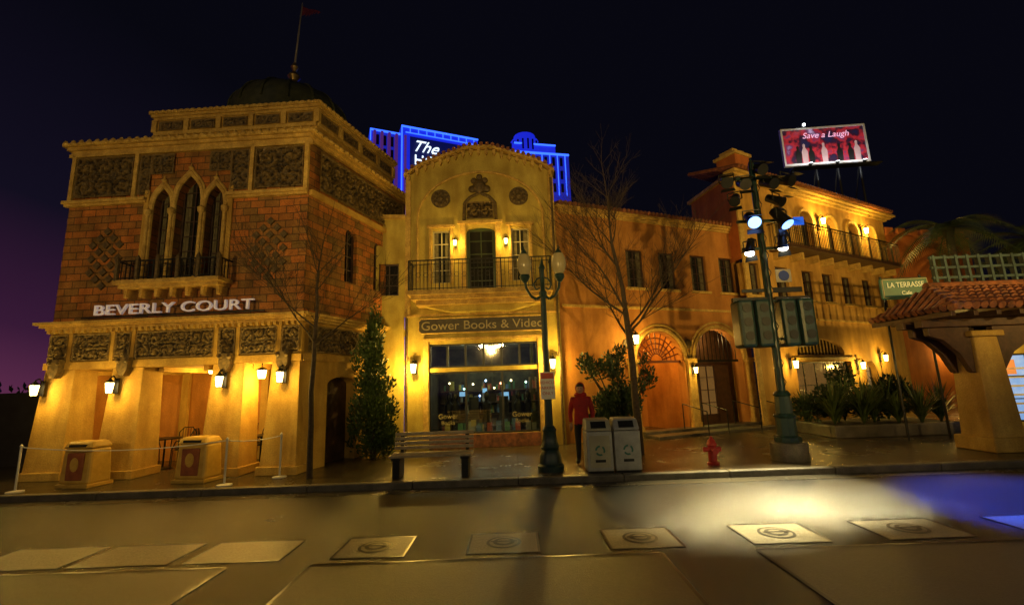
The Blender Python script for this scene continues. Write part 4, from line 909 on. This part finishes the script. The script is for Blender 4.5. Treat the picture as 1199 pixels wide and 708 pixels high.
for q in (-1,1):
    hv=[(q*.235,-.05,.88),(q*.235,-.065,.80)]; he=[(0,1)]; hr=[.03,(.036,.02)]
    for k,(dx,dy,l) in enumerate([(-.024,-.01,.075),(-.008,-.012,.085),(.009,-.012,.08),(.024,-.008,.062)]):
        i=len(hv); hv+=[(q*.235+dx,-.065+dy,.785),(q*.235+dx,-.075+dy,.785-l*.55),(q*.235+dx-q*.006,-.07+dy+.015,.785-l)]; he+=[(1,i),(i,i+1),(i+1,i+2)]; hr+=[.0095,.0085,.0075]
    i=len(hv); hv+=[(q*.235-q*.03,-.1,.82),(q*.235-q*.035,-.125,.785)]; he+=[(0,i),(i,i+1)]; hr+=[.011,.009]
    skin('hand',hv,he,hr,pr,mats=(skinm,),sub=1)
g=G('head',skinm,pr); g.ball((0,-.01,1.6),.098,.8,.95,1.18,20,16); g.ball((0,-.105,1.59),.018,.8,1,1.4,8,6); g.ball((-.08,0,1.59),.025,.4,.8,1.2,8,6); g.ball((.08,0,1.59),.025,.4,.8,1.2,8,6); g.done(True)
g=G('eyes',black,pr); g.ball((-.03,-.095,1.61),.011,n=8,m=6); g.ball((.03,-.095,1.61),.011,n=8,m=6); g.done(True)
G('mouth',M('lips',(.3,.1,.08),bump=0),pr).ball((0,-.1,1.55),.02,1.1,.4,.35,8,6).done(True)
g=G('hood',jk,pr); g.ball((0,.05,1.61),.125,.85,.9,1.1,18,14); g.ball((0,.05,1.47),.13,1.1,.9,.5,16,8); g.done(True)
G('hair',M('dark_hair',(.03,.02,.015),rough=.6),pr).ball((0,-.005,1.655),.09,.9,1.0,.7,14,10).done(True)
# ------------------------------------------------------------------ world, moon, camera
w=bpy.data.worlds.new('World'); sc.world=w; w.use_nodes=True; nt=w.node_tree; nt.nodes.clear()
out=nn(nt,'ShaderNodeOutputWorld'); bg=nn(nt,'ShaderNodeBackground'); bg2=nn(nt,'ShaderNodeBackground'); ad=nn(nt,'ShaderNodeAddShader')
sk=nn(nt,'ShaderNodeTexSky',sky_type='NISHITA'); sk.sun_disc=False; sk.sun_elevation=R_(-6); sk.sun_rotation=R_(-70); bg.inputs[1].default_value=.006; nt.links.new(sk.outputs[0],bg.inputs[0])
tc=nn(nt,'ShaderNodeTexCoord'); sx=nn(nt,'ShaderNodeSeparateXYZ'); nt.links.new(tc.outputs['Generated'],sx.inputs[0])
rp=nn(nt,'ShaderNodeValToRGB'); e=rp.color_ramp.elements; e[0].position=0; e[0].color=(.11,.025,.07,1); e[1].position=.65; e[1].color=(.0022,.0022,.0050,1)
q=e.new(.12); q.color=(.038,.010,.036,1); q=e.new(.32); q.color=(.006,.0045,.013,1)
mz=nn(nt,'ShaderNodeMath',operation='MULTIPLY_ADD'); nt.links.new(sx.outputs['X'],mz.inputs[0]); mz.inputs[1].default_value=.42; 
mx=nn(nt,'ShaderNodeMath',operation='ADD'); nt.links.new(sx.outputs['Z'],mx.inputs[0]); mx.inputs[1].default_value=.32; nt.links.new(mx.outputs[0],mz.inputs[2]); nt.links.new(mz.outputs[0],rp.inputs[0])
nt.links.new(rp.outputs[0],bg2.inputs[0]); bg2.inputs[1].default_value=1.0
nt.links.new(bg.outputs[0],ad.inputs[0]); nt.links.new(bg2.outputs[0],ad.inputs[1]); nt.links.new(ad.outputs[0],out.inputs[0])
mo=light('moon',(0,0,50),.01,(.6,.7,1),0,None,'SUN'); mo.rotation_euler=(R_(40),0,R_(-30)); mo.data.angle=R_(.5)
cam=bpy.data.cameras.new('camera'); co=bpy.data.objects.new('camera',cam); sc.collection.objects.link(co); sc.camera=co
cam.sensor_width=36; cam.lens=16.0; cam.clip_end=2000; cam.clip_start=.05
co.matrix_world=Matrix.Translation((0,0,1.9))@Matrix.Rotation(R_(100),4,'X')@Matrix.Rotation(R_(-2),4,'Z')
sc.view_settings.view_transform='Standard'; sc.view_settings.look='None'; sc.view_settings.exposure=0
